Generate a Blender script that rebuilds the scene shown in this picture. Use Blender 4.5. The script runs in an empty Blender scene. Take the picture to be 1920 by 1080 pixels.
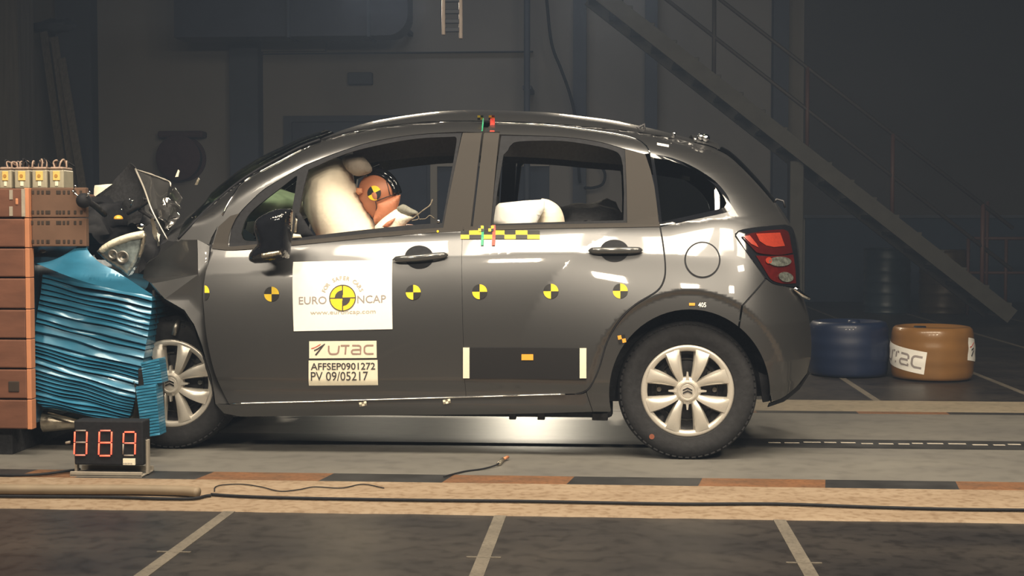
import bpy, bmesh, math, random
from mathutils import Vector, Matrix, noise
random.seed(7)
sc = bpy.context.scene
COL = sc.collection
PI = math.pi

# ------------------------------------------------------------------ camera
F = 2600.0                      # focal length in pixels of the 1920 px frame
CAMY, CAMZ = -6.25, 1.04
YAW, PITCH = math.atan(190 / F), math.atan(110 / F)
cd = bpy.data.cameras.new('camera')
cam = bpy.data.objects.new('camera', cd)
COL.objects.link(cam)
cd.sensor_width = 36.0
cd.lens = F / 1920.0 * 36.0
cd.clip_end = 200
cam.location = (0, CAMY, CAMZ)
CROT = Matrix.Rotation(YAW, 3, 'Z') @ Matrix.Rotation(PI / 2 - PITCH, 3, 'X')
cam.rotation_euler = CROT.to_euler()
sc.camera = cam

# ------------------------------------------------------------------ world, exposure
w = bpy.data.worlds.new('hall_veil')
sc.world = w
w.use_nodes = True
bgn = w.node_tree.nodes['Background']
bgn.inputs[0].default_value = (0.026, 0.030, 0.040, 1)
bgn.inputs[1].default_value = 1.0
# faint blue scatter added to lift the blacks like lens flare
vs = w.node_tree.nodes.new('ShaderNodeVolumeScatter')
vs.inputs['Color'].default_value = (.50, .67, 1.0, 1)
vs.inputs['Density'].default_value = .006
w.node_tree.links.new(vs.outputs[0], [q for q in w.node_tree.nodes if q.type == 'OUTPUT_WORLD'][0].inputs['Volume'])
sc.view_settings.view_transform = 'Standard'
sc.view_settings.look = 'None'
sc.view_settings.gamma = 1
sc.view_settings.use_curve_mapping = False
sc.view_settings.exposure = 0.0


# ------------------------------------------------------------------ lamps of the hall and an added fill
def area(name, loc, target, sx, sy, watts, col, spread=180):
    d = bpy.data.lights.new(name, 'AREA')
    d.shape = 'RECTANGLE'
    d.size, d.size_y = sx, sy
    d.energy = watts
    d.color = col
    d.spread = math.radians(spread)
    o = bpy.data.objects.new(name, d)
    COL.objects.link(o)
    o.location = loc
    o.rotation_euler = (Vector(target) - Vector(loc)).to_track_quat('-Z', 'Y').to_euler()
    return o


WARM = (1.0, 0.86, 0.66)
for x in (-3.3, -2.05, -0.8, 0.45, 1.7, 2.95):
    area('bank_lamp', (x, -2.2, 5.0), (x * .92, 0.1, 0.4), .95, 1.25, 62, WARM, 130)
area('front_lamp', (3.55, -4.2, 4.6), (1.0, 0.1, 1.0), .8, .45, 40, WARM, 110)
for x in (-2.7, -0.9, 0.75, 2.4):
    area('front_lamp', (x, -4.9, 3.35), (x * .75, 0.0, 0.75), .42, .30, 26, WARM, 110)
for x in (-2.2, 0.0):
    area('rear_bank_lamp', (x, 7.2, 3.3), (x * .9, 1.2, 0.2), .8, .35, 30, WARM, 120)
area('low_flood_lamp', (-.78, 7.0, .95), (-.6, 1.0, .1), .4, .22, 9, (1, .9, .72), 60)
area('low_flood_lamp', (-2.3, 7.0, .95), (-1.4, 1.0, .1), .8, .22, 1.6, (1, .9, .72), 80)
area('wall_fill', (-1.5, 9.5, 6.5), (-2.0, 13.8, 2.2), 3, 1, 22, (.85, .90, 1.0), 160)  # unseen fill added to lift the dim back wall

# ------------------------------------------------------------------ from photo to place
def ray(px, py):
    return CROT @ Vector(((px - 960) / F, -(py - 540) / F, -1.0))


def at(px, py, Y):
    d = ray(px, py)
    t = (Y - CAMY) / d.y
    return Vector((d.x * t, Y, CAMZ + d.z * t))


def flr(px, py, z=0.0):
    d = ray(px, py)
    t = (z - CAMZ) / d.z
    return Vector((d.x * t, CAMY + d.y * t, z))


def cr(pts, n=5):
    """smooth open polyline through the points"""
    P = [Vector(p) for p in pts]
    if len(P) < 3:
        return P
    out = []
    for i in range(len(P) - 1):
        p0 = P[i - 1] if i else P[0] * 2 - P[1]
        p1, p2 = P[i], P[i + 1]
        p3 = P[i + 2] if i + 2 < len(P) else P[-1] * 2 - P[-2]
        for k in range(n):
            t = k / n
            out.append(.5 * ((2 * p1) + (p2 - p0) * t + (2 * p0 - 5 * p1 + 4 * p2 - p3) * t * t
                             + (3 * p1 - p0 - 3 * p2 + p3) * t ** 3))
    out.append(P[-1])
    return out


def join(*segs):
    out = []
    for s in segs:
        for p in s:
            p = Vector(p[:2])
            if not out or (p - out[-1]).length > .05:
                out.append(p)
    if (out[0] - out[-1]).length < .05:
        out.pop()
    return out


def lerp(a, b, t):
    return a + (b - a) * t


def sst(a, b, x):
    t = max(0., min(1., (x - a) / (b - a)))
    return t * t * (3 - 2 * t)


def interp(x, tab):
    if x <= tab[0][0]:
        return tab[0][1]
    for (x0, y0), (x1, y1) in zip(tab, tab[1:]):
        if x <= x1:
            return y0 + (y1 - y0) * (x - x0) / (x1 - x0)
    return tab[-1][1]


def srgb(r, g, b):
    f = lambda c: (c / 255 / 12.92) if c / 255 <= .04045 else ((c / 255 + .055) / 1.055) ** 2.4
    return (f(r), f(g), f(b))


# ------------------------------------------------------------------ materials (all node based)
def mat(name, col, rough=.5, metal=0., coat=0., vary=.12, scale=18., bump=0., spec=.5, col2=None, stretch=None,
        emit=None, estr=0., trans=0., ior=1.45, alpha=1., detail=4.):
    m = bpy.data.materials.new(name)
    m.use_nodes = True
    nt = m.node_tree
    b = nt.nodes['Principled BSDF']
    tc = nt.nodes.new('ShaderNodeTexCoord')
    mp = nt.nodes.new('ShaderNodeMapping')
    nt.links.new(tc.outputs['Object'], mp.inputs[0])
    if stretch:
        mp.inputs['Scale'].default_value = stretch
    nz = nt.nodes.new('ShaderNodeTexNoise')
    nz.inputs['Scale'].default_value = scale
    nz.inputs['Detail'].default_value = detail
    nt.links.new(mp.outputs[0], nz.inputs['Vector'])
    rp = nt.nodes.new('ShaderNodeValToRGB')
    rp.color_ramp.elements[0].position = .3
    rp.color_ramp.elements[1].position = .7
    c2 = col2 or tuple(min(1, c * (1 + vary)) for c in col)
    c1 = col if col2 else tuple(c * (1 - vary) for c in col)
    rp.color_ramp.elements[0].color = (*c1, 1)
    rp.color_ramp.elements[1].color = (*c2, 1)
    nt.links.new(nz.outputs['Fac'], rp.inputs[0])
    nt.links.new(rp.outputs[0], b.inputs['Base Color'])
    b.inputs['Roughness'].default_value = rough
    b.inputs['Metallic'].default_value = metal
    b.inputs['Specular IOR Level'].default_value = spec
    b.inputs['Coat Weight'].default_value = coat
    b.inputs['Coat Roughness'].default_value = .04
    b.inputs['IOR'].default_value = ior
    if trans:
        b.inputs['Transmission Weight'].default_value = trans
    if alpha < 1:
        b.inputs['Alpha'].default_value = alpha
    if emit:
        b.inputs['Emission Color'].default_value = (*emit, 1)
        b.inputs['Emission Strength'].default_value = estr
    if bump:
        bp = nt.nodes.new('ShaderNodeBump')
        bp.inputs['Strength'].default_value = bump
        bp.inputs['Distance'].default_value = .02
        nt.links.new(nz.outputs['Fac'], bp.inputs['Height'])
        nt.links.new(bp.outputs[0], b.inputs['Normal'])
    return m


M = {}
M['paint'] = mat('grey_metallic_paint', (.106, .108, .114), .38, .8, .6, .04, 900, detail=1)
M['gloss_paint'] = mat('dark_glossy_paint', (.10, .10, .102), .2, .6, 1., .05, 300)
M['satin'] = mat('satin_grey_trim', (.045, .041, .038), .75, .0, 0, .05, 300, spec=.2)
M['black'] = mat('black_plastic', (.014, .015, .019), .7, 0, 0, .2, 60, spec=.25)
M['gloss'] = mat('gloss_black', (.008, .009, .012), .08, 0, .6, .1, 30)
M['rubber'] = mat('tyre_rubber', (.0135, .014, .017), .8, 0, 0, .25, 40, .12)
M['liner'] = mat('dark_felt', (.02, .021, .025), .9, 0, 0, .3, 60, .2)
M['trimgrey'] = mat('grey_headliner', (.14, .135, .13), .85, 0, 0, .1, 80)
M['alloy'] = mat('silver_wheel_paint', (.62, .59, .54), .33, .45, .35, .04, 200)
M['steel'] = mat('grey_steel', (.32, .31, .29), .38, .9, 0, .15, 50)
M['darksteel'] = mat('dark_steel', (.05, .05, .055), .45, .7, 0, .3, 40)
M['chrome'] = mat('polished_metal', (.75, .75, .74), .07, 1., 0, .04, 30)
M['white'] = mat('white_sheet', (.86, .85, .82), .55, 0, 0, .02, 60)
M['cream'] = mat('cream_sheet', (.80, .76, .62), .6, 0, 0, .03, 60)
M['ink'] = mat('dark_ink', (.05, .045, .05), .6, 0, 0, .1, 60)
M['greyink'] = mat('grey_ink', (.30, .27, .27), .6, 0, 0, .1, 60)
M['brownink'] = mat('brown_grey_ink', (.33, .22, .19), .6, 0, 0, .1, 60)
M['paleink'] = mat('pale_grey_ink', (.42, .38, .33), .6, 0, 0, .1, 60)
M['redink'] = mat('red_ink', (.55, .06, .045), .6, 0, 0, .1, 60)
M['yellow'] = mat('yellow_marker', (.85, .60, .03), .5, 0, 0, .04, 60)
M['mblack'] = mat('black_marker', (.012, .012, .014), .5, 0, 0, .1, 60)
M['orange'] = mat('orange_marker', (.80, .36, .05), .5, 0, 0, .1, 60)
M['greentape'] = mat('green_tape', (.03, .30, .16), .5, 0, 0, .1, 60)
M['redtape'] = mat('red_tape', (.75, .07, .05), .5, 0, 0, .1, 60)
M['matpanel'] = mat('dark_matt_film', (.008, .008, .010), .6, 0, 0, .05, 60)
M['blue'] = mat('blue_aluminium', (.030, .172, .30), .30, .12, .3, .10, 9, .05, stretch=(1, 1, 3))
M['bluedark'] = mat('blue_aluminium_core', (.022, .07, .125), .35, .3, .2, .2, 14, .1)
M['glue'] = mat('torn_aluminium', (.42, .38, .31), .35, .8, 0, .25, 30, .2)
M['brick'] = mat('brown_facing_block', srgb(104, 68, 53), .75, 0, 0, .22, 5, .15, stretch=(1, 1, 2.5))
M['brick2'] = mat('brown_hollow_block', srgb(100, 76, 62), .85, 0, 0, .18, 6, .15)
M['edge'] = mat('pale_orange_edge', srgb(188, 127, 93), .7, 0, 0, .12, 8)
M['hole'] = mat('dark_hole', (.035, .025, .02), .9, 0, 0, .1, 30)
M['airbag'] = mat('airbag_fabric', (.86, .78, .64), .8, 0, 0, .03, 40, .05)
M['skin'] = mat('brown_vinyl_skin', (.42, .16, .085), .5, 0, 0, .08, 12)
M['cloth'] = mat('white_cotton', (.80, .76, .64), .85, 0, 0, .06, 50, .2)
M['lens_red'] = mat('red_lens', (.045, .004, .004), .12, 0, .8, .1, 40, emit=None)
M['lens_dark'] = mat('dark_red_lens', (.06, .005, .005), .10, 0, .8, .2, 40)
M['lens_hot'] = mat('bright_red_reflector', (.26, .03, .016), .25, .0, .6, .1, 90)
M['lens_clear'] = mat('clear_lamp_lens', (.22, .24, .22), .08, .6, 1., .5, 60)
M['lens_head'] = mat('head_lamp_plastic', (.30, .36, .37), .12, .55, 1., .5, 30, .2)
M['yellowcap'] = mat('yellow_plastic', (.85, .42, .06), .35, 0, .3, .06, 20)


def glassmat(name, tint, mix):
    m = bpy.data.materials.new(name)
    m.use_nodes = True
    nt = m.node_tree
    for n in list(nt.nodes):
        if n.type == 'BSDF_PRINCIPLED':
            nt.nodes.remove(n)
    out = [n for n in nt.nodes if n.type == 'OUTPUT_MATERIAL'][0]
    tr = nt.nodes.new('ShaderNodeBsdfTransparent')
    nz = nt.nodes.new('ShaderNodeTexNoise')
    nz.inputs['Scale'].default_value = 3
    rp = nt.nodes.new('ShaderNodeValToRGB')
    rp.color_ramp.elements[0].color = (*[c * .93 for c in tint], 1)
    rp.color_ramp.elements[1].color = (*tint, 1)
    nt.links.new(nz.outputs['Fac'], rp.inputs[0])
    nt.links.new(rp.outputs[0], tr.inputs[0])
    gl = nt.nodes.new('ShaderNodeBsdfGlossy')
    gl.inputs['Roughness'].default_value = .02
    fr = nt.nodes.new('ShaderNodeFresnel')
    fr.inputs[0].default_value = mix
    mx = nt.nodes.new('ShaderNodeMixShader')
    nt.links.new(fr.outputs[0], mx.inputs[0])
    nt.links.new(tr.outputs[0], mx.inputs[1])
    nt.links.new(gl.outputs[0], mx.inputs[2])
    nt.links.new(mx.outputs[0], out.inputs[0])
    return m


M['glass'] = glassmat('tinted_glass', (.62, .74, .66), 1.5)
M['privacy'] = glassmat('dark_privacy_glass', (.16, .18, .20), 1.6)

# ------------------------------------------------------------------ object helpers
BASE = {}


def empty(name, loc, label=None, cat=None, group=None):
    o = bpy.data.objects.new(name, None)
    o.empty_display_size = .1
    COL.objects.link(o)
    o.location = loc
    BASE[o.name] = Vector(loc)
    if label:
        tag(o, label, cat, group)
    return o


def tag(o, label, cat, group=None, kind=None):
    if label:
        o['label'] = label
    if cat:
        o['category'] = cat
    if group:
        o['group'] = group
    if kind:
        o['kind'] = kind
    return o


def emit_mesh(name, verts, faces, mats, parent=None, fmat=None, smooth=False, normals=None, angle=None, label=None):
    """link world-space geometry as ONE mesh object"""
    base = Vector((0, 0, 0))
    if parent is not None:
        base = BASE[parent.name]
    me = bpy.data.meshes.new(name)
    me.from_pydata([tuple(Vector(v) - base) for v in verts], [], [tuple(f) for f in faces])
    if not isinstance(mats, (list, tuple)):
        mats = [mats]
    for m in mats:
        me.materials.append(m)
    if fmat:
        for p, i in zip(me.polygons, fmat):
            p.material_index = i
    if smooth or normals or angle:
        me.polygons.foreach_set('use_smooth', [True] * len(me.polygons))
    if angle and not normals:
        me.set_sharp_from_angle(angle=math.radians(angle))
    if normals:
        me.normals_split_custom_set_from_vertices([tuple(n) for n in normals])
    me.update()
    o = bpy.data.objects.new(name, me)
    COL.objects.link(o)
    if parent is not None:
        o.parent = parent
    BASE[o.name] = base
    if label:
        o['label'] = label
    return o


class MB:
    """collects boxes, tubes and sheets for one mesh"""

    def __init__(s):
        s.v, s.f, s.m = [], [], []

    def add(s, v, f, m=0):
        n = len(s.v)
        s.v += [Vector(p) for p in v]
        s.f += [tuple(i + n for i in q) for q in f]
        s.m += [m] * len(f)
        return s

    def bm(s, b, m=0, mx=None):
        b.verts.ensure_lookup_table()
        b.verts.index_update()
        n = len(s.v)
        s.v += [(mx @ v.co) if mx else v.co.copy() for v in b.verts]
        for f in b.faces:
            s.f.append(tuple(n + v.index for v in f.verts))
            s.m.append(m)
        b.free()
        return s

    def box(s, lo, hi, bev=0., m=0, mx=None, seg=2):
        b = bmesh.new()
        bmesh.ops.create_cube(b, size=1)
        lo, hi = Vector(lo), Vector(hi)
        for v in b.verts:
            v.co = Vector([lerp(lo[i], hi[i], v.co[i] + .5) for i in range(3)])
        if bev:
            bmesh.ops.bevel(b, geom=b.edges[:], offset=bev, segments=seg, affect='EDGES', profile=.5)
        return s.bm(b, m, mx)

    def tube(s, pts, r, seg=8, m=0, caps=True, closed=False):
        P = [Vector(p) for p in pts]
        n = len(P)
        rr = r if isinstance(r, (list, tuple)) else [r] * n
        rings, up = [], None
        for i in range(n):
            a = P[(i - 1) % n] if (closed or i) else P[i]
            b = P[(i + 1) % n] if (closed or i < n - 1) else P[i]
            t = (b - a)
            t = t.normalized() if t.length > 1e-9 else Vector((0, 0, 1))
            if up is None:
                up = t.orthogonal().normalized()
            up = (up - t * up.dot(t))
            up = up.normalized() if up.length > 1e-6 else t.orthogonal().normalized()
            sd = t.cross(up)
            rings.append([P[i] + (up * math.cos(2 * PI * k / seg) + sd * math.sin(2 * PI * k / seg)) * rr[i] for k in range(seg)])
        v = [p for q in rings for p in q]
        f = []
        for i in range(n if closed else n - 1):
            j = (i + 1) % n
            for k in range(seg):
                k2 = (k + 1) % seg
                f.append((i * seg + k, i * seg + k2, j * seg + k2, j * seg + k))
        if caps and not closed:
            f.append(tuple(range(seg - 1, -1, -1)))
            f.append(tuple((n - 1) * seg + k for k in range(seg)))
        return s.add(v, f, m)

    def lathe(s, prof, mx=None, seg=48, m=0, a0=0., a1=2 * PI):
        """profile (r, h) turned about local Z"""
        full = abs(a1 - a0 - 2 * PI) < 1e-6
        ns = seg if full else seg + 1
        v, f = [], []
        for k in range(ns):
            a = a0 + (a1 - a0) * k / seg
            for r, h in prof:
                p = Vector((r * math.cos(a), r * math.sin(a), h))
                v.append(mx @ p if mx else p)
        n = len(prof)
        for k in range(seg):
            k2 = (k + 1) % ns
            for i in range(n - 1):
                f.append((k * n + i, k2 * n + i, k2 * n + i + 1, k * n + i + 1))
        return s.add(v, f, m)

    def prism(s, poly, h0, h1, mx=None, m=0):
        """polygon (u, v) raised along local Z"""
        n = len(poly)
        v = [Vector((p[0], p[1], h0)) for p in poly] + [Vector((p[0], p[1], h1)) for p in poly]
        if mx:
            v = [mx @ p for p in v]
        f = [tuple(range(n - 1, -1, -1)), tuple(range(n, 2 * n))]
        f += [(i, (i + 1) % n, n + (i + 1) % n, n + i) for i in range(n)]
        return s.add(v, f, m)

    def build(s, name, mats, parent=None, smooth=False, angle=None, label=None):
        return emit_mesh(name, s.v, s.f, mats, parent, s.m, smooth, None, angle, label)


def text_polys(body, size=1., off=0.):
    cu = bpy.data.curves.new('t', 'FONT')
    cu.body = body
    cu.size = size
    cu.offset = off
    cu.fill_mode = 'FRONT'
    cu.resolution_u = 3
    o = bpy.data.objects.new('t', cu)
    COL.objects.link(o)
    dg = bpy.context.evaluated_depsgraph_get()
    me = bpy.data.meshes.new_from_object(o.evaluated_get(dg))
    V = [(v.co.x, v.co.y) for v in me.vertices]
    P = [tuple(p.vertices) for p in me.polygons]
    bpy.data.objects.remove(o)
    bpy.data.curves.remove(cu)
    bpy.data.meshes.remove(me)
    return V, P


def fill2d(loops, dx=0., dy=0.):
    """triangulated polygon with holes, cut by a grid -> 2d verts, faces, boundary edges"""
    b = bmesh.new()
    ed = []
    for lp in loops:
        vs = [b.verts.new((p[0], p[1], 0)) for p in lp]
        for i in range(len(vs)):
            ed.append(b.edges.new((vs[i], vs[(i + 1) % len(vs)])))
    bmesh.ops.triangle_fill(b, use_beauty=True, use_dissolve=False, edges=ed, normal=(0, 0, 1))
    xs = [v.co.x for v in b.verts]
    ys = [v.co.y for v in b.verts]
    if dx:
        x = math.floor(min(xs) / dx) * dx + dx
        while x < max(xs):
            bmesh.ops.bisect_plane(b, geom=b.verts[:] + b.edges[:] + b.faces[:], dist=1e-6, plane_co=(x, 0, 0), plane_no=(1, 0, 0))
            x += dx
    if dy:
        y = math.floor(min(ys) / dy) * dy + dy
        while y < max(ys):
            bmesh.ops.bisect_plane(b, geom=b.verts[:] + b.edges[:] + b.faces[:], dist=1e-6, plane_co=(0, y, 0), plane_no=(0, 1, 0))
            y += dy
    for f in b.faces:
        if f.normal.z < 0:
            f.normal_flip()
    b.verts.index_update()
    V = [Vector((v.co.x, v.co.y)) for v in b.verts]
    Fs = [tuple(v.index for v in f.verts) for f in b.faces]
    E = []
    for f in b.faces:
        for l in f.loops:
            if len(l.edge.link_faces) == 1:
                E.append((l.vert.index, l.link_loop_next.vert.index))
    b.free()
    return V, Fs, E


def rock(v, amp, fr, seed=0):
    q = Vector(v) * fr + Vector((seed * 7.3, seed * 3.1, seed))
    return noise.noise_vector(q) * amp
# ================================================================== THE HALL
def floormat(name, c1, c2, scale, rough, bump=.15, st=(1, 1, 1), spots=None):
    m = mat(name, c1, rough, 0, 0, .1, scale, bump, .5, c2, st, detail=8)
    nt = m.node_tree
    b = nt.nodes['Principled BSDF']
    if spots:
        tc = [n for n in nt.nodes if n.type == 'TEX_COORD'][0]
        n2 = nt.nodes.new('ShaderNodeTexNoise')
        n2.inputs['Scale'].default_value = scale * 9
        n2.inputs['Detail'].default_value = 6
        nt.links.new(tc.outputs['Object'], n2.inputs['Vector'])
        rp = nt.nodes.new('ShaderNodeValToRGB')
        rp.color_ramp.elements[0].position = .34
        rp.color_ramp.elements[1].position = .52
        rp.color_ramp.elements[0].color = (*spots, 1)
        rp.color_ramp.elements[1].color = (1, 1, 1, 1)
        nt.links.new(n2.outputs['Fac'], rp.inputs[0])
        mx = nt.nodes.new('ShaderNodeMix')
        mx.data_type = 'RGBA'
        mx.blend_type = 'MULTIPLY'
        mx.inputs[0].default_value = 1
        src = b.inputs['Base Color'].links[0].from_socket
        nt.links.new(src, mx.inputs[6])
        nt.links.new(rp.outputs[0], mx.inputs[7])
        nt.links.new(mx.outputs[2], b.inputs['Base Color'])
    return m


FM = floormat('dark_painted_floor', (.0175, .0170, .0195), (.043, .0385, .0365), 1.7, .42, .08, (1, 1.8, 1), (.55, .56, .58))
LM = floormat('grey_green_lane_floor', (.128, .124, .118), (.168, .162, .148), 1.2, .5, .05, (1, 3, 1), (.85, .85, .85))
KM = floormat('worn_cream_strip', (.235, .172, .116), (.30, .232, .165), 3.2, .7, .1, (1, 2.6, 1), (.72, .66, .60))
KM2 = floormat('cream_painted_band', (.22, .19, .14), (.28, .235, .175), 2.2, .6, .1, (1, 2, 1), (.8, .8, .8))
OR = floormat('worn_orange_paint', (.20, .092, .042), (.12, .066, .037), 6, .6, .1, (1, 2, 1), (.7, .7, .7))
BK = mat('worn_black_paint', (.026, .0265, .028), .5, 0, 0, .35, 7)
LINE = floormat('faded_white_line', (.165, .147, .122), (.12, .107, .09), 9, .6, .05, (1, 1, 1), (.7, .7, .7))
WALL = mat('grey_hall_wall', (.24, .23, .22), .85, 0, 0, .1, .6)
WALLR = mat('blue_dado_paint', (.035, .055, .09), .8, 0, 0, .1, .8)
COLM = mat('blue_grey_column_paint', (.07, .085, .115), .7, 0, 0, .1, 2)
DARKO = mat('dark_opening', (.075, .09, .125), .9, 0, 0, .2, 1)
FRAME = mat('pale_frame_paint', (.38, .36, .33), .7, 0, 0, .06, 4)


def slab(name, x0, x1, y0, y1, z0, z1, m, kind='structure', bev=0):
    b = MB().box((x0, y0, z0), (x1, y1, z1), bev)
    o = b.build(name, m)
    if kind:
        o['kind'] = kind
    return o


WY = 14.0
slab('floor', -16, 16, -8, WY + .3, -.2, 0, FM)
slab('wall_back', -16, 16, WY, WY + .3, 0, 9, WALL)
yk0, yk1 = flr(1150, 970).y, flr(1150, 912).y
yd1 = flr(1150, 896).y
yl1 = flr(1650, 777).y
yl0 = flr(1650, 773).y
yb1 = flr(1650, 752).y
# raised concrete kerb, lane and its edge bands
V = []
for i in range(641):
    x = -8 + i * .025
    e = .010 * noise.noise(Vector((x * 2.2, 3, 1))) + .007 * noise.noise(Vector((x * 9, 7, 2)))
    V += [(x, yk0 + e - .004, 0), (x, yk0 + e, .006), (x, yk1, .006)]
o = emit_mesh('trim_1', V, [f for i in range(640) for f in ((3 * i, 3 * i + 3, 3 * i + 4, 3 * i + 1), (3 * i + 1, 3 * i + 4, 3 * i + 5, 3 * i + 2))], KM)
o['kind'] = 'structure'
slab('trim_2', -8, 8, yd1, yl0, 0, .003, LM)
slab('trim_3', -8, 8, yl1, yb1, 0, .003, KM2)


def dashes(name, y0, y1, segs, z, py, lean=.03):
    """row of orange and black painted dashes along the lane"""
    b = MB()
    for (p0, p1, k) in segs:
        xa, xb = flr(p0, py).x, flr(p1, py).x
        b.prism([(xa, y0), (xb, y0), (xb + lean, y1), (xa + lean, y1)], 0, z, None, k)
    o = b.build(name, [OR, BK])
    o['kind'] = 'structure'


dashes('trim_4', yk1, yd1, [(-700, -330, 1), (-330, -100, 0), (-100, 15, 1), (15, 132, 0), (132, 366, 1), (366, 600, 0), (600, 832, 1), (832, 1063, 0), (1063, 1304, 1), (1304, 1533, 0),
                            (1533, 1772, 1), (1772, 2005, 0), (2005, 2240, 1), (2240, 2500, 0)], .004, 900)
dashes('trim_5', yl0, yl1, [(800, 1000, 0), (1000, 1240, 1), (1240, 1420, 0), (1420, 1608, 1), (1608, 1775, 0), (1775, 1960, 1), (1960, 2150, 0), (2150, 2350, 1)], .004, 775, .0)
# painted metre lines with their short cross ticks
n = 6
for k in range(-3, 4):
    X = -1.41 + 1.003 * (k + 1)
    b = MB()
    wd = .022
    b.box((X - wd, -8, 0), (X + wd, yk0, .002))
    b.box((X - .055, flr(930, 1046).y - .006, 0), (X + .055, flr(930, 1046).y + .006, .0025))
    o = b.build('trim_%d' % n, LINE)
    o['kind'] = 'structure'
    n += 1
for k in range(2, 6):
    X = -1.41 + 1.003 * (k + 1)
    o = MB().box((X - .022, yb1, 0), (X + .022, WY, .002)).build('trim_%d' % n, LINE)
    o['kind'] = 'structure'
    n += 1
# tow rail set in the lane, with its black and white scale
yr0, yr1 = flr(1700, 843).y, flr(1700, 829).y
b = MB().box((-3.2, yr0, .002), (5, yr1, .010))
ym = (yr0 + yr1) / 2
x, r = .75, random.Random(3)
while x < 4.6:
    L = r.uniform(.05, .085)
    o_ = r.choice((-.012, .012))
    b.box((x, ym + o_ - .009, .010), (x + L, ym + o_ + .009, .0115), 0, 1)
    x += L + r.uniform(.012, .03)
o = b.build('trim_%d' % n, [BK, mat('scale_white', (.5, .46, .4), .6)])
o['kind'] = 'structure'
n += 1


# columns, wall panels, duct of the back wall
def wallbox(px0, px1, py0, py1, depth, m, name=None, Y=None, z0=None, z1=None, bev=0):
    global n
    Y = WY if Y is None else Y
    a, c = at(px0, py1, Y), at(px1, py0, Y)
    za, zb = (a.z if z0 is None else z0), (c.z if z1 is None else z1)
    o = MB().box((a.x, Y - depth, za), (c.x, Y - .001 if depth < 1 else Y, zb), bev).build(name or 'trim_%d' % n, m)
    o['kind'] = 'structure'
    if not name:
        n += 1
    return o


wallbox(128, 182, 0, 900, .25, COLM, z0=0, z1=9)
wallbox(447, 492, 0, 900, .3, COLM, z0=0, z1=9)
wallbox(1074, 1100, 0, 900, .25, COLM, z0=0, z1=9)
wallbox(1206, 1232, 0, 900, .25, COLM, z0=0, z1=9)
wallbox(1440, 1475, 0, 900, .3, COLM, z0=0, z1=9)
wallbox(1505, 2960, 0, 404, .05, mat('dark_grey_wall_panel', (.07, .07, .072), .85, 0, 0, .1, .8), z1=9)  # darker panel over the right part of the back wall
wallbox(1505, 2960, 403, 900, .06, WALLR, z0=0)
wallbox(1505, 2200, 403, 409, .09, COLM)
wallbox(493, 1000, 97, 103, .12, COLM)
wallbox(493, 612, 76, 98, .10, WALL)
# dark doorway with a narrow frame, and the pale framed opening seen through the car
a, c = at(552, 700, WY), at(802, 228, WY)
b = MB().box((a.x, WY - .03, 0), (c.x, WY - .002, c.z))
o = b.build('door_1', DARKO)
o['kind'] = 'structure'
b = MB().box((a.x - .12, WY - .08, 0), (a.x, WY - .002, c.z)).box((c.x, WY - .08, 0), (c.x + .1, WY - .002, c.z)).box((a.x - .12, WY - .08, c.z), (c.x + .1, WY - .002, c.z + .09))
b.build('door_frame', COLM, o)
a, c = at(822, 700, WY), at(1030, 312, WY)
b = MB().box((a.x, WY - .03, 0), (c.x, WY - .002, c.z))
o = b.build('door_2', DARKO)
o['kind'] = 'structure'
b = MB().box((a.x - .10, WY - .1, 0), (a.x, WY - .002, c.z)).box((a.x - .10, WY - .1, c.z), (c.x, WY - .002, c.z + .10))
b.build('door_frame', FRAME, o)
b = MB().box((at(905, 0, WY).x, WY - .06, 0), (at(918, 0, WY).x, WY - .031, c.z))
b.build('door_bar', FRAME, o)
a, c = at(942, 300, WY - .1), at(1002, 279, WY - .1)
o = MB().box((a.x, WY - .16, a.z), (c.x, WY - .001, c.z), .01).build('wall_cabinet', mat('pale_cabinet_paint', (.42, .38, .32), .6))
tag(o, 'small pale box on the back wall, seen through the rear side window', 'box')
a, c = at(655, 160, WY), at(700, 137, WY)
o = MB().box((a.x, WY - .14, a.z), (c.x, WY - .001, c.z), .015).build('junction_box', COLM)
tag(o, 'dark junction box on the back wall above the dark doorway', 'box')

# rounded duct high up
r0 = empty('ventilation_duct', (at(640, 50, 12.6).x, 12.6, 5))
tag(r0, 'big dark blue duct with rounded end, high on the back wall', 'duct')
DM = mat('blue_grey_sheet_duct', (.05, .06, .085), .5, .2, 0, .1, 3)
a, c = at(335, 74, 12.6), at(768, -60, 12.6)
b = MB()
poly = [(a.x, c.z), (a.x, a.z)] + [(c.x - .28 + .28 * math.sin(t), a.z + .28 - .28 * math.cos(t)) for t in [i * PI / 16 for i in range(9)]] + [(c.x, c.z)]
mx = Matrix.Translation((0, 12.4, 0)) @ Matrix.Rotation(PI / 2, 4, 'X')
b.prism(poly, -.5, 0, mx)
b.build('duct_body', DM, r0, angle=40)
for px in (540, 690):
    q = at(px, 40, 12.35)
    MB().box((q.x - .02, 12.36, a.z - .02), (q.x + .02, 12.94, c.z)).build('duct_strap', COLM, r0)
for px in (520, 745):
    q = at(px, 40, 12.7)
    MB().box((q.x - .03, 12.9, a.z + .2), (q.x + .03, WY, a.z + .26)).build('wall_bracket', COLM, r0)

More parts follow.
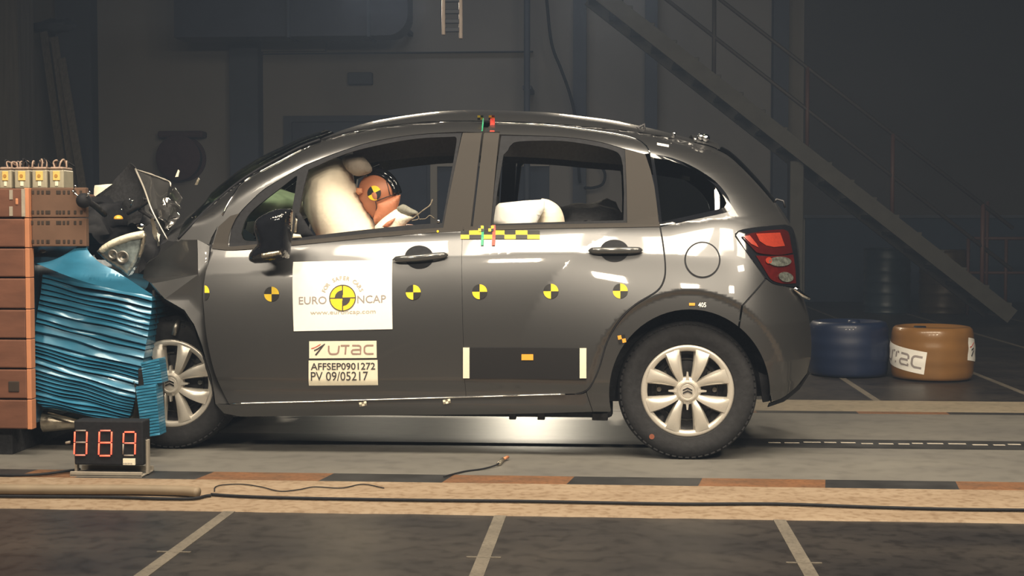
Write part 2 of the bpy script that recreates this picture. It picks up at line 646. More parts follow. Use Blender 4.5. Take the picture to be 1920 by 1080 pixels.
# drop pipe and slack cable in front of the wall
q = at(988, 210, 13.2)
o = MB().tube([(q.x, 13.2, 0), (q.x, 13.2, 9)], .045, 12).box((q.x - .06, 13.2, 3), (q.x + .06, WY, 3.05)).build('drop_pipe', COLM, smooth=False, angle=40)
tag(o, 'thin dark vertical pipe above the roof of the car', 'pipe')
pts = [at(1024, -10, 13.4), at(1034, 80, 13.4), at(1052, 130, 13.4), at(1068, 175, 13.4), at(1080, 230, 13.4), at(1086, 330, 13.4)]
pts += [Vector((pts[-1].x, WY, pts[-1].z - .05))]
o = MB().tube(cr(pts, 6), .022, 8).build('hanging_cable', M['black'], smooth=True)
tag(o, 'dark slanting cable hanging right of the vertical pipe', 'cable')
# cable loop on the wall, seen through the rear window
pts = [at(1110, 290, 13.7), at(1122, 305, 13.7), at(1134, 325, 13.7), at(1130, 345, 13.7), at(1112, 352, 13.7), at(1098, 352, 13.7), Vector((at(1095, 352, 13.7).x, WY, at(1095, 352, 13.7).z))]
o = MB().tube(cr(pts, 6), .02, 8).build('cable_loop', M['black'], smooth=True)
tag(o, 'black looped cable on the back wall behind the rear side window', 'cable')

# ladder rack hanging at the top edge of the picture
r0 = empty('hanging_ladder', at(848, -60, 6.5), 'small pale hanging ladder end with three rungs at the top of the picture', 'ladder')
LD = mat('pale_aluminium_rail', (.40, .34, .31), .5, .3, 0, .1, 10)
for (px, pyb) in ((832, 66), (864, 73)):
    a, c = at(px, pyb, 6.5), at(px, -420, 6.5)
    MB().box((a.x - .016, 6.48, a.z), (a.x + .016, 6.52, c.z), .006).build('rail', LD, r0)
for py in (-70, -35, 0, 22, 40, 56):
    a, c = at(834, py, 6.5), at(863, py, 6.5)
    MB().box((a.x, 6.485, a.z - .022), (c.x, 6.515, a.z + .022), .008).build('rung', DM, r0)

# fire hose reel
r0 = empty('fire_hose_reel', at(347, 295, WY - .15), 'dark red fire hose reel on the back wall left of the car', 'hose reel')
mx = Matrix.Translation(at(347, 298, WY)) @ Matrix.Rotation(PI / 2, 4, 'X')
HR = mat('dark_red_enamel', (.065, .030, .032), .8, 0, 0, .15, 10)
MB().lathe([(0, .36), (.30, .36), (.33, .34), (.33, .32), (.2, .31), (.2, .08), (.33, .06), (.33, .03), (0, .02)], mx, 40).build('drum', HR, r0, angle=35)
b = MB()
for k in range(7):
    b.tube([mx @ Vector((.27 * math.cos(t), .27 * math.sin(t), .09 + k * .036)) for t in [2 * PI * i / 40 for i in range(40)]], .019, 8, closed=True)
b.build('hose', M['black'], r0, smooth=True)
c = at(347, 250, WY)
MB().box((c.x - .34, WY - .26, c.z - .08), (c.x + .34, WY - .001, c.z + .02), .03).build('bracket', HR, r0)

# planks / ladders leaning at the left
PM = mat('weathered_wood', (.19, .165, .13), .75, 0, 0, .2, 3, .1, stretch=(12, 12, 1))
for i, (t, bt, wd, lab) in enumerate((((82, 60), (132, 420), 9, 'leftmost of the three leaning wooden planks behind the barrier'),
                                      ((102, 70), (148, 420), 9, 'middle one of the three leaning wooden planks behind the barrier'),
                                      ((116, 110), (166, 420), 9, 'rightmost and palest of the three leaning planks behind the barrier'))):
    A, B_ = at(*t, WY - .30 - .12 * i), at(*bt, 12.9 - .2 * i)
    d = (B_ - A)
    k = (0 - A.z) / d.z
    G = A + d * k
    b = MB().box((-.055, -.022, 0), (.055, .022, (A - G).length), .006)
    zz = (A - G).normalized()
    xx = Vector((1, 0, 0)); xx = (xx - zz * xx.dot(zz)).normalized()
    yy = zz.cross(xx)
    mx = Matrix((xx, yy, zz)).transposed().to_4x4()
    mx.translation = G
    b2 = MB().add([mx @ v for v in b.v], b.f)
    o = b2.build('plank', PM)
    tag(o, lab, 'plank', 'leaning planks')
# dark bundle at the head of the planks
q = at(105, 50, WY - .2)
b = bmesh.new()
bmesh.ops.create_icosphere(b, subdivisions=3, radius=1)
for v in b.verts:
    v.co = Vector((v.co.x * .34, v.co.y * .18, v.co.z * .11)) + rock(v.co, .05, 2.5)
o = MB().bm(b, 0, Matrix.Translation(q)).box((q.x - .03, q.y, q.z - .02), (q.x + .03, WY, q.z + .02)).build('wall_lamp', COLM, smooth=True)
tag(o, 'dark rounded lamp head above the leaning planks', 'lamp')
q = at(36, 0, 11.5)
wallbox(-60, 62, 0, 900, .5, mat('grey_brown_pillar', (.19, .175, .155), .8, 0, 0, .15, 3, stretch=(6, 6, .4)), Y=12, z0=0, z1=9)

# ------------------------------------------------------------------ stair at the right
SY = 9.0
SM = mat('pale_steel_stair', (.06, .06, .056), .6, .1, 0, .15, 6)
SD = mat('dark_rail_paint', (.05, .046, .046), .6, 0, 0, .1, 6)
SR = mat('dull_red_rail', (.085, .045, .04), .6, 0, 0, .1, 6)
rs = empty('steel_stair', at(1500, 700, SY), 'steel stair rising to the upper left behind the car', 'stair')
top, bot = at(1230, 70, SY), at(1748, 476, SY)
dv = (bot - top)
G = top + dv * ((0.1 - top.z) / dv.z)
top2 = top - dv * .25
nrm = Vector((-dv.z, 0, dv.x)).normalized()
if nrm.z < 0:
    nrm = -nrm
for k, yy in enumerate((SY, SY + .95)):
    h = .085
    q = [top2 + nrm * h, top2 - nrm * h, G - nrm * h, G + nrm * h]
    b = MB()
    b.add([(p.x, yy, p.z) for p in q] + [(p.x, yy + .06, p.z) for p in q],
          [(0, 1, 2, 3), (7, 6, 5, 4), (0, 4, 5, 1), (1, 5, 6, 2), (2, 6, 7, 3), (3, 7, 4, 0)])
    b.build('stringer', SM, rs)
ns = int((top2.z - G.z) / .19)
for k in range(ns):
    t = (k + .5) / ns
    p = top2.lerp(G, t)
    MB().box((p.x - .13, SY + .05, p.z + .02), (p.x + .13, SY + .96, p.z + .055), .006).build('tread', SM, rs)
# posts and rails of the near balustrade
for hgt in (.95, .5):
    MB().tube([top2 + Vector((0, .03, hgt)), G + Vector((0, .03, hgt))], .022, 10).build('handrail', SD, rs, smooth=True)
for t in (.08, .3, .52, .72, .93):
    p = top2.lerp(G, t)
    MB().tube([p + Vector((0, .03, 0)), p + Vector((0, .03, .96))], .024, 10).build('baluster', SR if t > .5 else SD, rs, smooth=True)
a = at(1478, 700, SY + .1); c = at(1508, 310, SY + .1)
b = MB().box((a.x, SY + .1, 0), (c.x, SY + .34, c.z + .05), .012)
b.build('support_post', SM, rs)
a = at(1520, 300, SY + .1)
# red guard rail at the far right
rr = empty('guard_rail', at(1860, 600, 11.0), 'thin dull red tubular guard rail at the right edge', 'rail')
zt = at(1860, 447, 11).z
xs = [at(px, 500, 11).x for px in (1815, 1850, 1886, 1925, 1990)]
MB().tube([(xs[0], 11, zt), (xs[-1], 11, zt)], .022, 8).tube([(xs[0], 11, zt * .55), (xs[-1], 11, zt * .55)], .018, 8).build('rail', SR, rr, smooth=True)
for x in xs:
    MB().tube([(x, 11, 0), (x, 11, zt + (.45 if x == xs[1] else 0))], .022, 8).build('post', SR, rr, smooth=True)

# ------------------------------------------------------------------ barrels
def barrel(px, pyb, name, m, R, H, lab, Yback=None, ribs=(.33, .66), lid=True):
    g = flr(px, pyb)
    c = Vector((g.x, g.y + R, 0))
    r0 = empty(name, c, lab, 'barrel')
    mx = Matrix.Translation(c)
    prof = [(0, .012), (R - .02, .012), (R - .008, 0), (R, .012)]
    K = 40
    for i in range(1, K):
        z = H * i / K
        d = sum(.010 * math.exp(-((z - H * q) / .018) ** 2) for q in ribs)
        prof.append((R + d - .004, z))
    prof += [(R, H - .012), (R - .006, H), (R - .014, H), (R - .018, H - .015), (0, H - .02)]
    MB().lathe(prof, mx, 48).build('drum_body', m, r0, angle=50)
    MB().lathe([(R - .012, H - .006), (R + .006, H - .004), (R + .008, H + .006), (R - .01, H + .008)], mx, 48).build('rim', m, r0, smooth=True)
    return r0, c


BB = mat('blue_plastic', (.007, .015, .046), .45, 0, .15, .12, 6)
YB = mat('yellow_ochre_plastic', (.21, .105, .032), .30, 0, .3, .1, 6)
DB = mat('deep_blue_drum_paint', (.022, .040, .058), .4, .1, 0, .15, 6)
DY = mat('dull_yellow_drum_paint', (.06, .045, .026), .4, .1, 0, .15, 6)
# far pair: full drums
barrel(1671, 589, 'steel_drum', DB, .285, .80, 'tall dark blue steel drum at the back under the stair', ribs=(.12, .33, .5, .66, .86))
barrel(1780, 590, 'steel_drum', DY, .30, .78, 'tall dull yellow steel drum at the back right of the blue one', ribs=(.12, .33, .5, .66, .86))


def roundtub(px, pyb, m, R, H, lab, bulge):
    g = flr(px, pyb)
    c = Vector((g.x, g.y + R, 0))
    r0 = empty('plastic_drum', c, lab, 'drum')
    prof = [(0, .01), (R * .86, .006), (R * .93, .012)]
    for i in range(0, 21):
        t = i / 20
        z = .03 + (H - .06) * t
        prof.append((R * (.95 + bulge * math.sin(PI * t)) + .0015 * math.sin(t * 22), z))
    prof += [(R * .93, H - .012), (R * .88, H), (R * .8, H + .004), (R * .74, H - .015), (0, H - .02)]
    mx = Matrix.Translation(c)
    MB().lathe(prof, mx, 64).build('drum_body', m, r0, angle=60)
    return r0, c


Rb, Ry = .285, .285
tb, cb = roundtub(1603, 711, BB, Rb, .385, 'short squat blue drum on the floor just behind the car', .05)
ty, cy_ = roundtub(1765, 718, YB, Ry, .365, 'short squat yellow drum with white logo stickers', .05)
q = cb + Vector((.02, -.1, .38))
MB().lathe([(0, .02), (.04, .02), (.045, .0)], Matrix.Translation(q), 20).build('bung', BB, tb, smooth=True)
q = cy_ + Vector((-.12, -.16, .365))
MB().lathe([(0, .012), (.04, .012), (.045, -.01)], Matrix.Translation(q), 20).build('bung', M['black'], ty, smooth=True)


def wrap_sticker(r0, c, R, H, a0, z0, w_, h_, tilt, draw, name='sticker'):
    """label bent round a drum; draw = list of (polys2d, material) in a w x h frame"""
    def pos(u, v, o):
        ca, sa = math.cos(tilt), math.sin(tilt)
        uu, vv = u * ca - v * sa, u * sa + v * ca
        z = z0 + vv
        t = max(0, min(1, (z - .03) / (H - .06)))
        rad = R * (.95 + .05 * math.sin(PI * t)) + .0015 * math.sin(t * 22) + o
        a = a0 + uu / R
        return c + Vector((rad * math.cos(a), rad * math.sin(a), z))
    V, Fs, E = fill2d([[(-w_ / 2, -h_ / 2), (w_ / 2, -h_ / 2), (w_ / 2, h_ / 2), (-w_ / 2, h_ / 2)]], .015, .02)
    st = emit_mesh(name, [pos(p.x, p.y, .002) for p in V], Fs, M['white'], r0, smooth=True)
    for nm, vv, ff, m in draw:
        emit_mesh(nm, [pos(p[0], p[1], .0035) for p in vv], ff, m, st)


def fit(V, x0, y0, x1, y1):
    xs = [p[0] for p in V]; ys = [p[1] for p in V]
    a, b_, c, d = min(xs), max(xs), min(ys), max(ys)
    return [(x0 + (p[0] - a) / (b_ - a) * (x1 - x0), y0 + (p[1] - c) / (d - c) * (y1 - y0)) for p in V]


def swoosh(x0, y0, x1, y1):
    """the two strokes of the emblem: a red sweep and a dark split stroke"""
    L = lambda pts: [(x0 + u * (x1 - x0), y0 + v * (y1 - y0)) for u, v in pts]
    red = L([(0, .62), (.25, .70), (.48, .86), (.70, 1.0), (.66, .90), (.42, .74), (.18, .60), (0, .55)])
    b1 = L([(.22, .36), (.45, .47), (.72, .68), (1, .98), (.94, 1.0), (.66, .78), (.44, .60), (.2, .46)])
    b2 = L([(.30, .02), (.38, 0), (.62, .38), (1, .98), (.96, 1.), (.70, .68), (.5, .40), (.26, .06)])
    return red, b1, b2




def arcp(x, y, rx, ry, a0, a1, n_=6):
    return [(x + rx * math.cos(math.radians(a0 + (a1 - a0) * i / n_)), y + ry * math.sin(math.radians(a0 + (a1 - a0) * i / n_))) for i in range(n_ + 1)]


yb_, yt_ = .25, .74
LETTERS = [[(.292, yt_), (.29, .42)] + arcp(.335, .42, .04, .17, 180, 270) + arcp(.385, .42, .05, .17, 270, 360) + [(.445, yt_)],
           [(.47, yt_), (.60, yt_)], [(.548, yt_), (.535, yb_ - .02)],
           [(.64, yt_), (.73, yt_)] + arcp(.73, .62, .035, .12, 90, 0) + [(.762, .25), (.66, .25)] + arcp(.66, .37, .03, .12, 270, 90) + [(.76, .50)],
           [(.955, yt_), (.88, yt_)] + arcp(.87, .58, .05, .16, 90, 180) + arcp(.87, .41, .05, .16, 180, 270) + [(.955, yb_)]]


def stroke_polys(polys, wd, asp):
    V, P = [], []
    for pl in polys:
        pl = [Vector(q) for q in pl]
        k0 = len(V)
        for i, q in enumerate(pl):
            a, c = pl[max(0, i - 1)], pl[min(len(pl) - 1, i + 1)]
            d = Vector(((c - a).x * asp, (c - a).y))
            d = d.normalized() if d.length else Vector((1, 0))
            nn = Vector((-d.y / asp, d.x)) * wd
            V += [tuple(q + nn), tuple(q - nn)]
        P += [(k0 + 2 * i, k0 + 2 * i + 1, k0 + 2 * i + 3, k0 + 2 * i + 2) for i in range(len(pl) - 1)]
    return V, P


wS, hS = .52, .155
fr_ = lambda pts: [((u - .5) * wS, (v - .5) * hS) for u, v in pts]
tv, tf = stroke_polys(LETTERS, .05, wS / hS)
rd, b1, b2 = swoosh(.03, .18, .24, .86)
rd, b1, b2 = fr_(rd), fr_(b1), fr_(b2)
sw = [('lettering', fr_(tv), tf, M['greyink']), ('red_stroke', rd, [tuple(range(len(rd)))], M['redink']),
      ('dark_stroke', b1 + b2, [tuple(range(len(b1))), tuple(range(len(b1), len(b1) + len(b2)))], M['ink'])]
wrap_sticker(ty, cy_, Ry, .365, math.radians(-90 - 73), .165, wS, hS, -.14, sw)
wrap_sticker(ty, cy_, Ry, .365, math.radians(-90 + 95), .19, wS, hS, -.14, sw)
# ================================================================== THE CAR
CW = 1.66                        # the far side mirrors about Y = CW / 2
XW, ZW = at(1289, 733, .0).x, .31
BELT = [(-1.95, .965), (-1.45, .985), (-.75, 1.030), (-.2, 1.055), (.25, 1.062), (.6, 1.10), (.9, 1.14)]
CREASE = [(-1.95, .822), (-1.45, .852), (-.75, .918), (-.1, .935), (.25, .93), (.45, .915), (.9, .90)]
SILX = [(.15, .80), (.25, .90), (.45, .945), (.62, .945), (.75, .925), (.95, .905), (1.02, .885), (1.10, .845), (1.2, .775), (1.3, .685), (1.4, .56), (1.5, .35), (1.6, .15)]


EDGE = [at(p[0], p[1], .30) for p in ((300, 470), (334, 448), (352, 429), (372, 408), (400, 381), (440, 347), (480, 320), (520, 298), (560, 277), (600, 261), (640, 249), (700, 237), (780, 228), (840, 225),
                                      (905, 225), (1020, 229), (1100, 236), (1150, 240), (1190, 245), (1240, 253), (1290, 264), (1330, 275), (1362, 290), (1388, 312), (1420, 345), (1450, 380), (1466, 402), (1478, 421))]
EDGE = [(p.x, p.z) for p in EDGE]


def edge_dist(x, z):
    best = 9.
    for (x0, z0), (x1, z1) in zip(EDGE, EDGE[1:]):
        dx, dz = x1 - x0, z1 - z0
        t = max(0., min(1., ((x - x0) * dx + (z - z0) * dz) / (dx * dx + dz * dz)))
        best = min(best, (x - x0 - dx * t) ** 2 + (z - z0 - dz * t) ** 2)
    return math.sqrt(best)


def S(x, z):
    """depth of the near body side at (x, z)"""
    zb, zc = interp(x, BELT), interp(x, CREASE)
    Sb = .078
    if z > zb:
        h = z - zb
        y = Sb + .30 * h + .10 * h * h
    elif z > zc:
        v = (z - zc) / (zb - zc)
        y = Sb * (.82 * v + .18 * v ** 5)
    else:
        wv = zc - z
        y = -.018 * math.sin(PI * min(wv, .80) / .60) - .018 * (1 - math.exp(-wv / .085))
        # low crease of the doors
        y += .012 * sst(.36, .30, z) * (1 - sst(.30, .16, z))
        y += .05 * sst(.25, .14, z)
    # haunch over the rear wheel and its flared lip
    dx, dz = x - XW, z - ZW
    r = math.hypot(dx, dz * .97)
    if dx > -1:
        y -= .050 * max(0., min(1., (.78 - r) / .34)) ** 1.15 * sst(-.05, .25, dz + .2)
        y += .012 * sst(.452, .425, r)
    # the side rolls over into roof and tailgate
    if z > 1.05:
        d = edge_dist(x, z)
        if d < .12:
            t = 1 - d / .12
            y += .16 * t * t * t * sst(1.05, 1.15, z) * (1 - .85 * sst(.30, .58, x))
    # plan rounding
    xr = interp(z, SILX)
    t = (x - (xr - .50)) / .50
    if t > 0:
        t = min(t, 1.15)
        y += .34 * t ** 3.2
    if x < -1.55:
        t = (-1.55 - x) / .6
        y += .045 * t * t
    return y


def nrm_S(x, z, e=.003):
    sx = (S(x + e, z) - S(x - e, z)) / (2 * e)
    sz = (S(x, z + e) - S(x, z - e)) / (2 * e)
    return Vector((sx, -1, sz)).normalized()


def to_xz(px, py):
    Y = .05
    for _ in range(40):
        p = at(px, py, Y)
        Y = lerp(Y, max(-.15, min(.75, S(p.x, p.z))), .6)
    return Vector((p.x, p.z))


def onS(px, py, off=0.):
    q = to_xz(px, py)
    return Vector((q.x, S(q.x, q.y) - off, q.y))


car = empty('hatchback_car', (-.85, CW / 2, 0), 'grey five-door hatchback crashing nose-first into a blue honeycomb barrier', 'car')


def panel(name, loops, m, parent=None, off=0., flange=.022, dx=.045, dz=.014, mirror=False, label=None, px=True, surf=None, nfun=None):
    """sheet that follows the body side; loops are outlines, the first the rim, the rest holes"""
    sf, nf = surf or S, nfun or nrm_S
    LP = [[to_xz(*p[:2]) for p in lp] if px else lp for lp in loops]
    V2, Fs, E = fill2d(LP, dx, dz)
    out = []
    for side in ((0, 1) if mirror else (0,)):
        V, N = [], []
        for p in V2:
            y = sf(p.x, p.y) - off
            nn = nf(p.x, p.y)
            if side:
                y = CW - y
                nn = Vector((nn.x, -nn.y, nn.z))
            V.append(Vector((p.x, y, p.y)))
            N.append(nn)
        FF = [tuple(reversed(f)) if side else f for f in Fs]
        if flange:
            k = len(V)
            sg = -1 if side else 1
            for a, b_ in E:
                pa, pb = V[a], V[b_]
                d = (pb - pa)
                fn = Vector((d.z, 0, -d.x))
                fn = fn.normalized() if fn.length > 1e-9 else Vector((0, 0, 1))
                i = len(V)
                V += [pa.copy(), pb.copy(), pb + Vector((0, flange * sg, 0)), pa + Vector((0, flange * sg, 0))]
                N += [fn] * 4
                FF.append((i + 3, i + 2, i + 1, i) if not side else (i, i + 1, i + 2, i + 3))
        o = emit_mesh(name, V, FF, m, parent or car, normals=N, label=label)
        out.append(o)
    return out[0] if not mirror else out


# ------------------------------------------------------------------ side panels (outlines in photo pixels, laid on the body side)
beltF = cr([(397, 464), (430, 468), (470, 465), (550, 459), (640, 450), (700, 444), (800, 436), (867.4, 432)])
doorF_rear = [(867.4, 432), (866.4, 560), (870.4, 700), (873.4, 744)]
doorF_front = cr([(429, 757), (412, 722), (400, 690), (389, 640), (383, 590), (381, 545), (387, 505), (394, 475), (397, 464)])
door_bottom = cr([(873.4, 744), (700, 749), (560, 753), (429, 757)])
front_door, fd2 = panel('front_door', [join(beltF, doorF_rear, door_bottom, doorF_front)], M['paint'], mirror=True)
beltR = cr([(868, 432), (1000, 428), (1120, 426), (1236, 424)])
doorR_rear = cr([(1236, 424), (1242, 460), (1246, 500), (1243, 525), (1230, 545), (1190, 570), (1160, 600), (1137, 640), (1122, 690), (1107, 722), (1095, 733), (1078, 738)])
rear_door, rd2 = panel('rear_door', [join(beltR, doorR_rear, cr([(1078, 738), (960, 741), (874, 744)]), [(874, 744), (871, 700), (867, 560), (868, 432)])], M['paint'], mirror=True, dx=.02)

ditch = cr([(417, 403), (437, 367), (460, 339), (520, 305), (575, 277), (640, 254), (700, 241), (780, 232), (840, 229), (905, 229), (1020, 234), (1100, 243), (1160, 252), (1195, 262), (1211, 274), (1219, 287)], 5)


def part_of(curve, x0, x1):
    return [p for p in curve if x0 <= p.x <= x1]


# front door upper frame
fin = cr([(862, 247), (780, 252), (700, 265), (640, 283), (580, 306), (562, 315), (500, 351), (470, 377), (449, 399), (436, 420), (430, 455)], 4)
f1 = join(part_of(ditch, 417, 904), [(904, 229), (904, 248), (862, 247)], fin, [(430, 455), (430, 464), (397, 461), (408, 424)])
ff_ = panel('upper_door_frame', [f1], M['paint'], front_door)
fr1 = join([(868, 249), (904, 249), (882, 430), (830, 433), (838, 388)])
fr2 = join([(908, 249), (937, 249), (928, 330), (920, 424), (886, 430)])
p1 = panel('centre_pillar_trim', [fr1], M['satin'], front_door, off=.002, label='satin grey pillar trim')
p2 = panel('centre_pillar_trim', [fr2], M['satin'], rear_door, off=.002, label='satin grey pillar trim')
# rear door upper frame
rin = cr([(1172, 279), (1120, 265), (1050, 256), (937, 252)], 4)
r1 = join(part_of(ditch, 908, 1225), [(1219, 287), (1208, 289), (1172, 279)], rin, [(937, 247), (908, 247)])
panel('upper_door_frame', [r1], M['paint'], rear_door)
panel('rear_pillar_trim', [join([(1172, 280), (1210, 290), (1220, 320), (1227, 350), (1231, 380), (1235, 417), (1176, 420), (1175, 350)])], M['satin'], rear_door, off=.002, label='satin grey pillar trim')
# dark corner triangle and quarterlight surround
tri = join(cr([(446, 402), (436, 420), (426, 440), (420, 462)]), [(397, 461), (402, 445), (409, 424), (420, 411)])
panel('mirror_corner_trim', [join(cr([(449, 400), (440, 414), (430, 440), (427, 466)]), [(398, 462), (404, 445), (410, 425), (432, 405)])], M['satin'], front_door, off=.004, label='satin grey corner trim')
# black seals round the front windows, with holes for the panes
quarter_open = join(cr([(452, 438), (459, 415), (472, 396), (500, 372), (530, 349), (553, 331)]), [(557, 330), (553, 360), (546, 400), (541, 440)], cr([(541, 440), (510, 450), (478, 452), (458, 450), (452, 438)]))
main_open = join(cr([(578, 318), (640, 291), (700, 274), (780, 260), (853, 256)]), cr([(853, 256), (856, 262), (852, 290), (843, 340), (829, 418)]), cr([(829, 418), (770, 422), (700, 429), (620, 438), (552, 447)]), [(553, 440), (560, 400), (569, 350)])
seal_out = join(cr([(866, 249), (780, 253), (700, 266), (640, 284), (580, 307), (562, 316), (500, 352), (470, 378), (450, 400), (438, 420), (431, 440), (428, 466)], 4), cr([(428, 466), (470, 464), (550, 458), (640, 449), (700, 443), (800, 435), (832, 433)]), [(832, 433), (845, 360)])
panel('window_seal', [seal_out, quarter_open, main_open], M['black'], front_door, off=-.004)
panel('belt_moulding', [join(cr([(398, 458), (430, 462), (470, 459), (550, 452), (640, 443), (700, 437), (800, 429), (868, 425)]), [(868, 433)], cr([(868, 433), (800, 437), (700, 445), (640, 451), (550, 460), (470, 467), (430, 469), (398, 466)]))], M['satin'], front_door, off=.004, dx=.03)
panel('belt_moulding', [join(cr([(870, 425), (1000, 421), (1120, 419), (1236, 416)]), [(1237, 425)], cr([(1237, 425), (1120, 427), (1000, 429), (870, 433)]))], M['satin'], rear_door, off=.004, dx=.03)
rear_open = join(cr([(952, 282), (958, 272), (975, 265), (1050, 264), (1110, 272), (1150, 282), (1163, 292), (1168, 310)]), [(1170, 360), (1169, 413)], cr([(1169, 413), (1050, 416), (924, 420)]), [(932, 360), (944, 290)])
rseal = join(cr([(940, 254), (1050, 257), (1120, 266), (1172, 280)], 4), [(1175, 350), (1176, 421)], cr([(1176, 421), (1050, 423), (919, 427)]), [(928, 340)])
panel('window_seal', [rseal, rear_open], M['black'], rear_door, off=-.004)
# panes that are still in place
panel('quarterlight_glass', [quarter_open], M['glass'], front_door, off=-.008, flange=0, label='greenish triangular side glass')

# ------------------------------------------------------------------ rear quarter, bumper, sill
archc, aa, ab = (1293, 737), 151, 157


def arch(t0, t1, k=0., n_=26):
    return [Vector((archc[0] + (aa + k) * math.cos(math.radians(t)), archc[1] - (ab + k) * math.sin(math.radians(t)))) for t in [t0 + (t1 - t0) * i / n_ for i in range(n_ + 1)]]


qg = cr([(1220, 288), (1260, 296), (1300, 313), (1340, 339), (1362, 364), (1371, 384)], 5)
qgb = cr([(1371, 384), (1368, 391), (1355, 396), (1300, 408), (1238, 422)], 4)
gap = lambda c, d: [(p.x + d, p.y) for p in reversed(c)]
hatch = cr([(1478, 421), (1466, 402), (1450, 380), (1420, 345), (1388, 312), (1362, 290), (1330, 276), (1290, 265), (1240, 254), (1190, 246), (1150, 241)])
qp = join([(1169, 253), (1197, 261), (1213, 273), (1220, 288)], qg, qgb, cr([(1239, 424), (1245, 460), (1249, 500), (1246, 527), (1232, 548), (1192, 573), (1163, 602), (1140, 641), (1125, 690), (1110, 723), (1100, 735)]), [(1100, 735), (1112, 772), (1144, 772)],
          arch(192, 52.5), [(1384, 611), (1390, 573), (1434, 523)], cr([(1434, 523), (1405, 481), (1378, 444)]), [(1378, 438)], cr([(1378, 438), (1392, 430), (1440, 423), (1478, 421)]), hatch)
quarter = panel('rear_quarter_panel', [qp], M['paint'], car, mirror=True, dx=.014, dz=.012)[0]
def glassS(x, z):
    h = z - interp(x, BELT)
    return .092 + .29 * h + .10 * h * h + .34 * max(0., (x - .275) / .50) ** 3.2


def nrm_glass(x, z, e=.004):
    return Vector(((glassS(x + e, z) - glassS(x - e, z)) / (2 * e), -1, (glassS(x, z + e) - glassS(x, z - e)) / (2 * e))).normalized()


panel('rear_side_glass', [join(qg, qgb, [(1238, 422), (1234, 380), (1226, 320)])], M['privacy'], quarter, off=0, flange=.004, label='dark tinted triangular side glass', surf=glassS, nfun=nrm_glass)
panel('glass_surround', [join([(1219, 287)], qg, [(1371, 384)], cr([(1371, 384), (1370, 393), (1356, 399), (1300, 411), (1238, 425)], 4)), join(cr([(1226, 296), (1260, 302), (1300, 319), (1336, 344), (1355, 366), (1362, 381)], 5), cr([(1362, 381), (1358, 388), (1352, 391), (1300, 403), (1241, 416)], 4), [(1237, 380), (1231, 330)])], M['gloss'], quarter, off=.003, flange=.004)
bp = join([(1394, 574), (1437, 524)], cr([(1437, 524), (1452, 533), (1486, 540), (1500, 541)]), cr([(1500, 541), (1508, 565), (1517, 600), (1521, 640), (1520, 670), (1513, 700)]), cr([(1513, 700), (1490, 728), (1466, 746), (1448, 752)]), [(1446, 737)], arch(-2, 51.5))
bumper = panel('rear_bumper', [bp], M['paint'], car, mirror=True, dx=.014, dz=.012)[0]
panel('lower_valance', [join(cr([(1515, 692), (1496, 722), (1470, 745), (1443, 757)]), [(1440, 764), (1470, 754), (1500, 730), (1519, 700)])], M['black'], bumper, off=-.01)
panel('mud_flap', [[(1424, 700), (1440, 706), (1444, 754), (1432, 756)]], M['black'], bumper, off=-.03, flange=.03)
panel('sill', [join(cr([(404, 757), (430, 759), (560, 755), (700, 751), (875, 746), (960, 743), (1078, 740), (1099, 736)]), [(1111, 772)], cr([(1111, 772), (960, 776), (700, 779), (450, 781)]), [(420, 775)])], M['paint'], car, mirror=True)
b = MB()
g1 = [onS(*p, .004) for p in cr([(432, 757), (560, 753.5), (700, 749.5), (875, 744.5), (1060, 739)], 6)]
b.tube(g1, .0035, 6)
b.build('sill_strip', M['chrome'], car, smooth=True)
# window and roof edge bright lines
b = MB()
b.tube([onS(p.x, p.y, .004) for p in ditch], .0035, 6)
b.build('roof_moulding', M['chrome'], car, smooth=True)

# wheel housings
def ring_liner(name, t0, t1, far):
    V, f = [], []
    n_ = 40
    for i in range(n_ + 1):
        t = math.radians(t0 + (t1 - t0) * i / n_)
        R0 = .372
        x, z = XW + .012 + R0 * math.cos(t), ZW - .0 + R0 * 1.03 * math.sin(t)
        y0, y1 = max(-.02, S(x, z) + .012), .36
        if far:
            y0, y1 = CW - y0, CW - y1
        V += [Vector((x, y0, z)), Vector((x, y1, z))]
    for i in range(n_):
        f.append((2 * i, 2 * i + 1, 2 * i + 3, 2 * i + 2))
    k = len(V)
    V.append(Vector((XW, .36 if not far else CW - .36, ZW)))
    for i in range(n_):
        f.append((2 * i + 1, k, 2 * i + 3))
    emit_mesh(name, V, f, M['liner'], car)


ring_liner('wheel_housing', -8, 192, False)
ring_liner('wheel_housing', -8, 192, True)

# ------------------------------------------------------------------ roof, glass, tailgate (lofted between both sides)
def loft(name, edge, m, bulge, nseg=14, parent=None, power=2.2, d=(0, 0, 1), label=None, fl=None):
    """edge = near side 3D points; mirrored across, crowned along d"""
    V, f = [], []
    n_ = len(edge)
    for i, p in enumerate(edge):
        bl = bulge(i / (n_ - 1)) if callable(bulge) else bulge
        dd = d(i / (n_ - 1)) if callable(d) else d
        for j in range(nseg + 1):
            s_ = j / nseg
            # denser near the edges
            s_ = .5 - .5 * math.cos(PI * s_)
            u = 2 * s_ - 1
            c = bl * (1 - abs(u) ** power)
            V.append(Vector((p.x, lerp(p.y, CW - p.y, s_), p.z)) + Vector(dd) * c)
    for i in range(n_ - 1):
        for j in range(nseg):
            a = i * (nseg + 1) + j
            q = (a, a + 1, a + nseg + 2, a + nseg + 1)
            f.append(tuple(reversed(q)) if fl else q)
    return emit_mesh(name, V, f, m, parent or car, smooth=True, label=label)


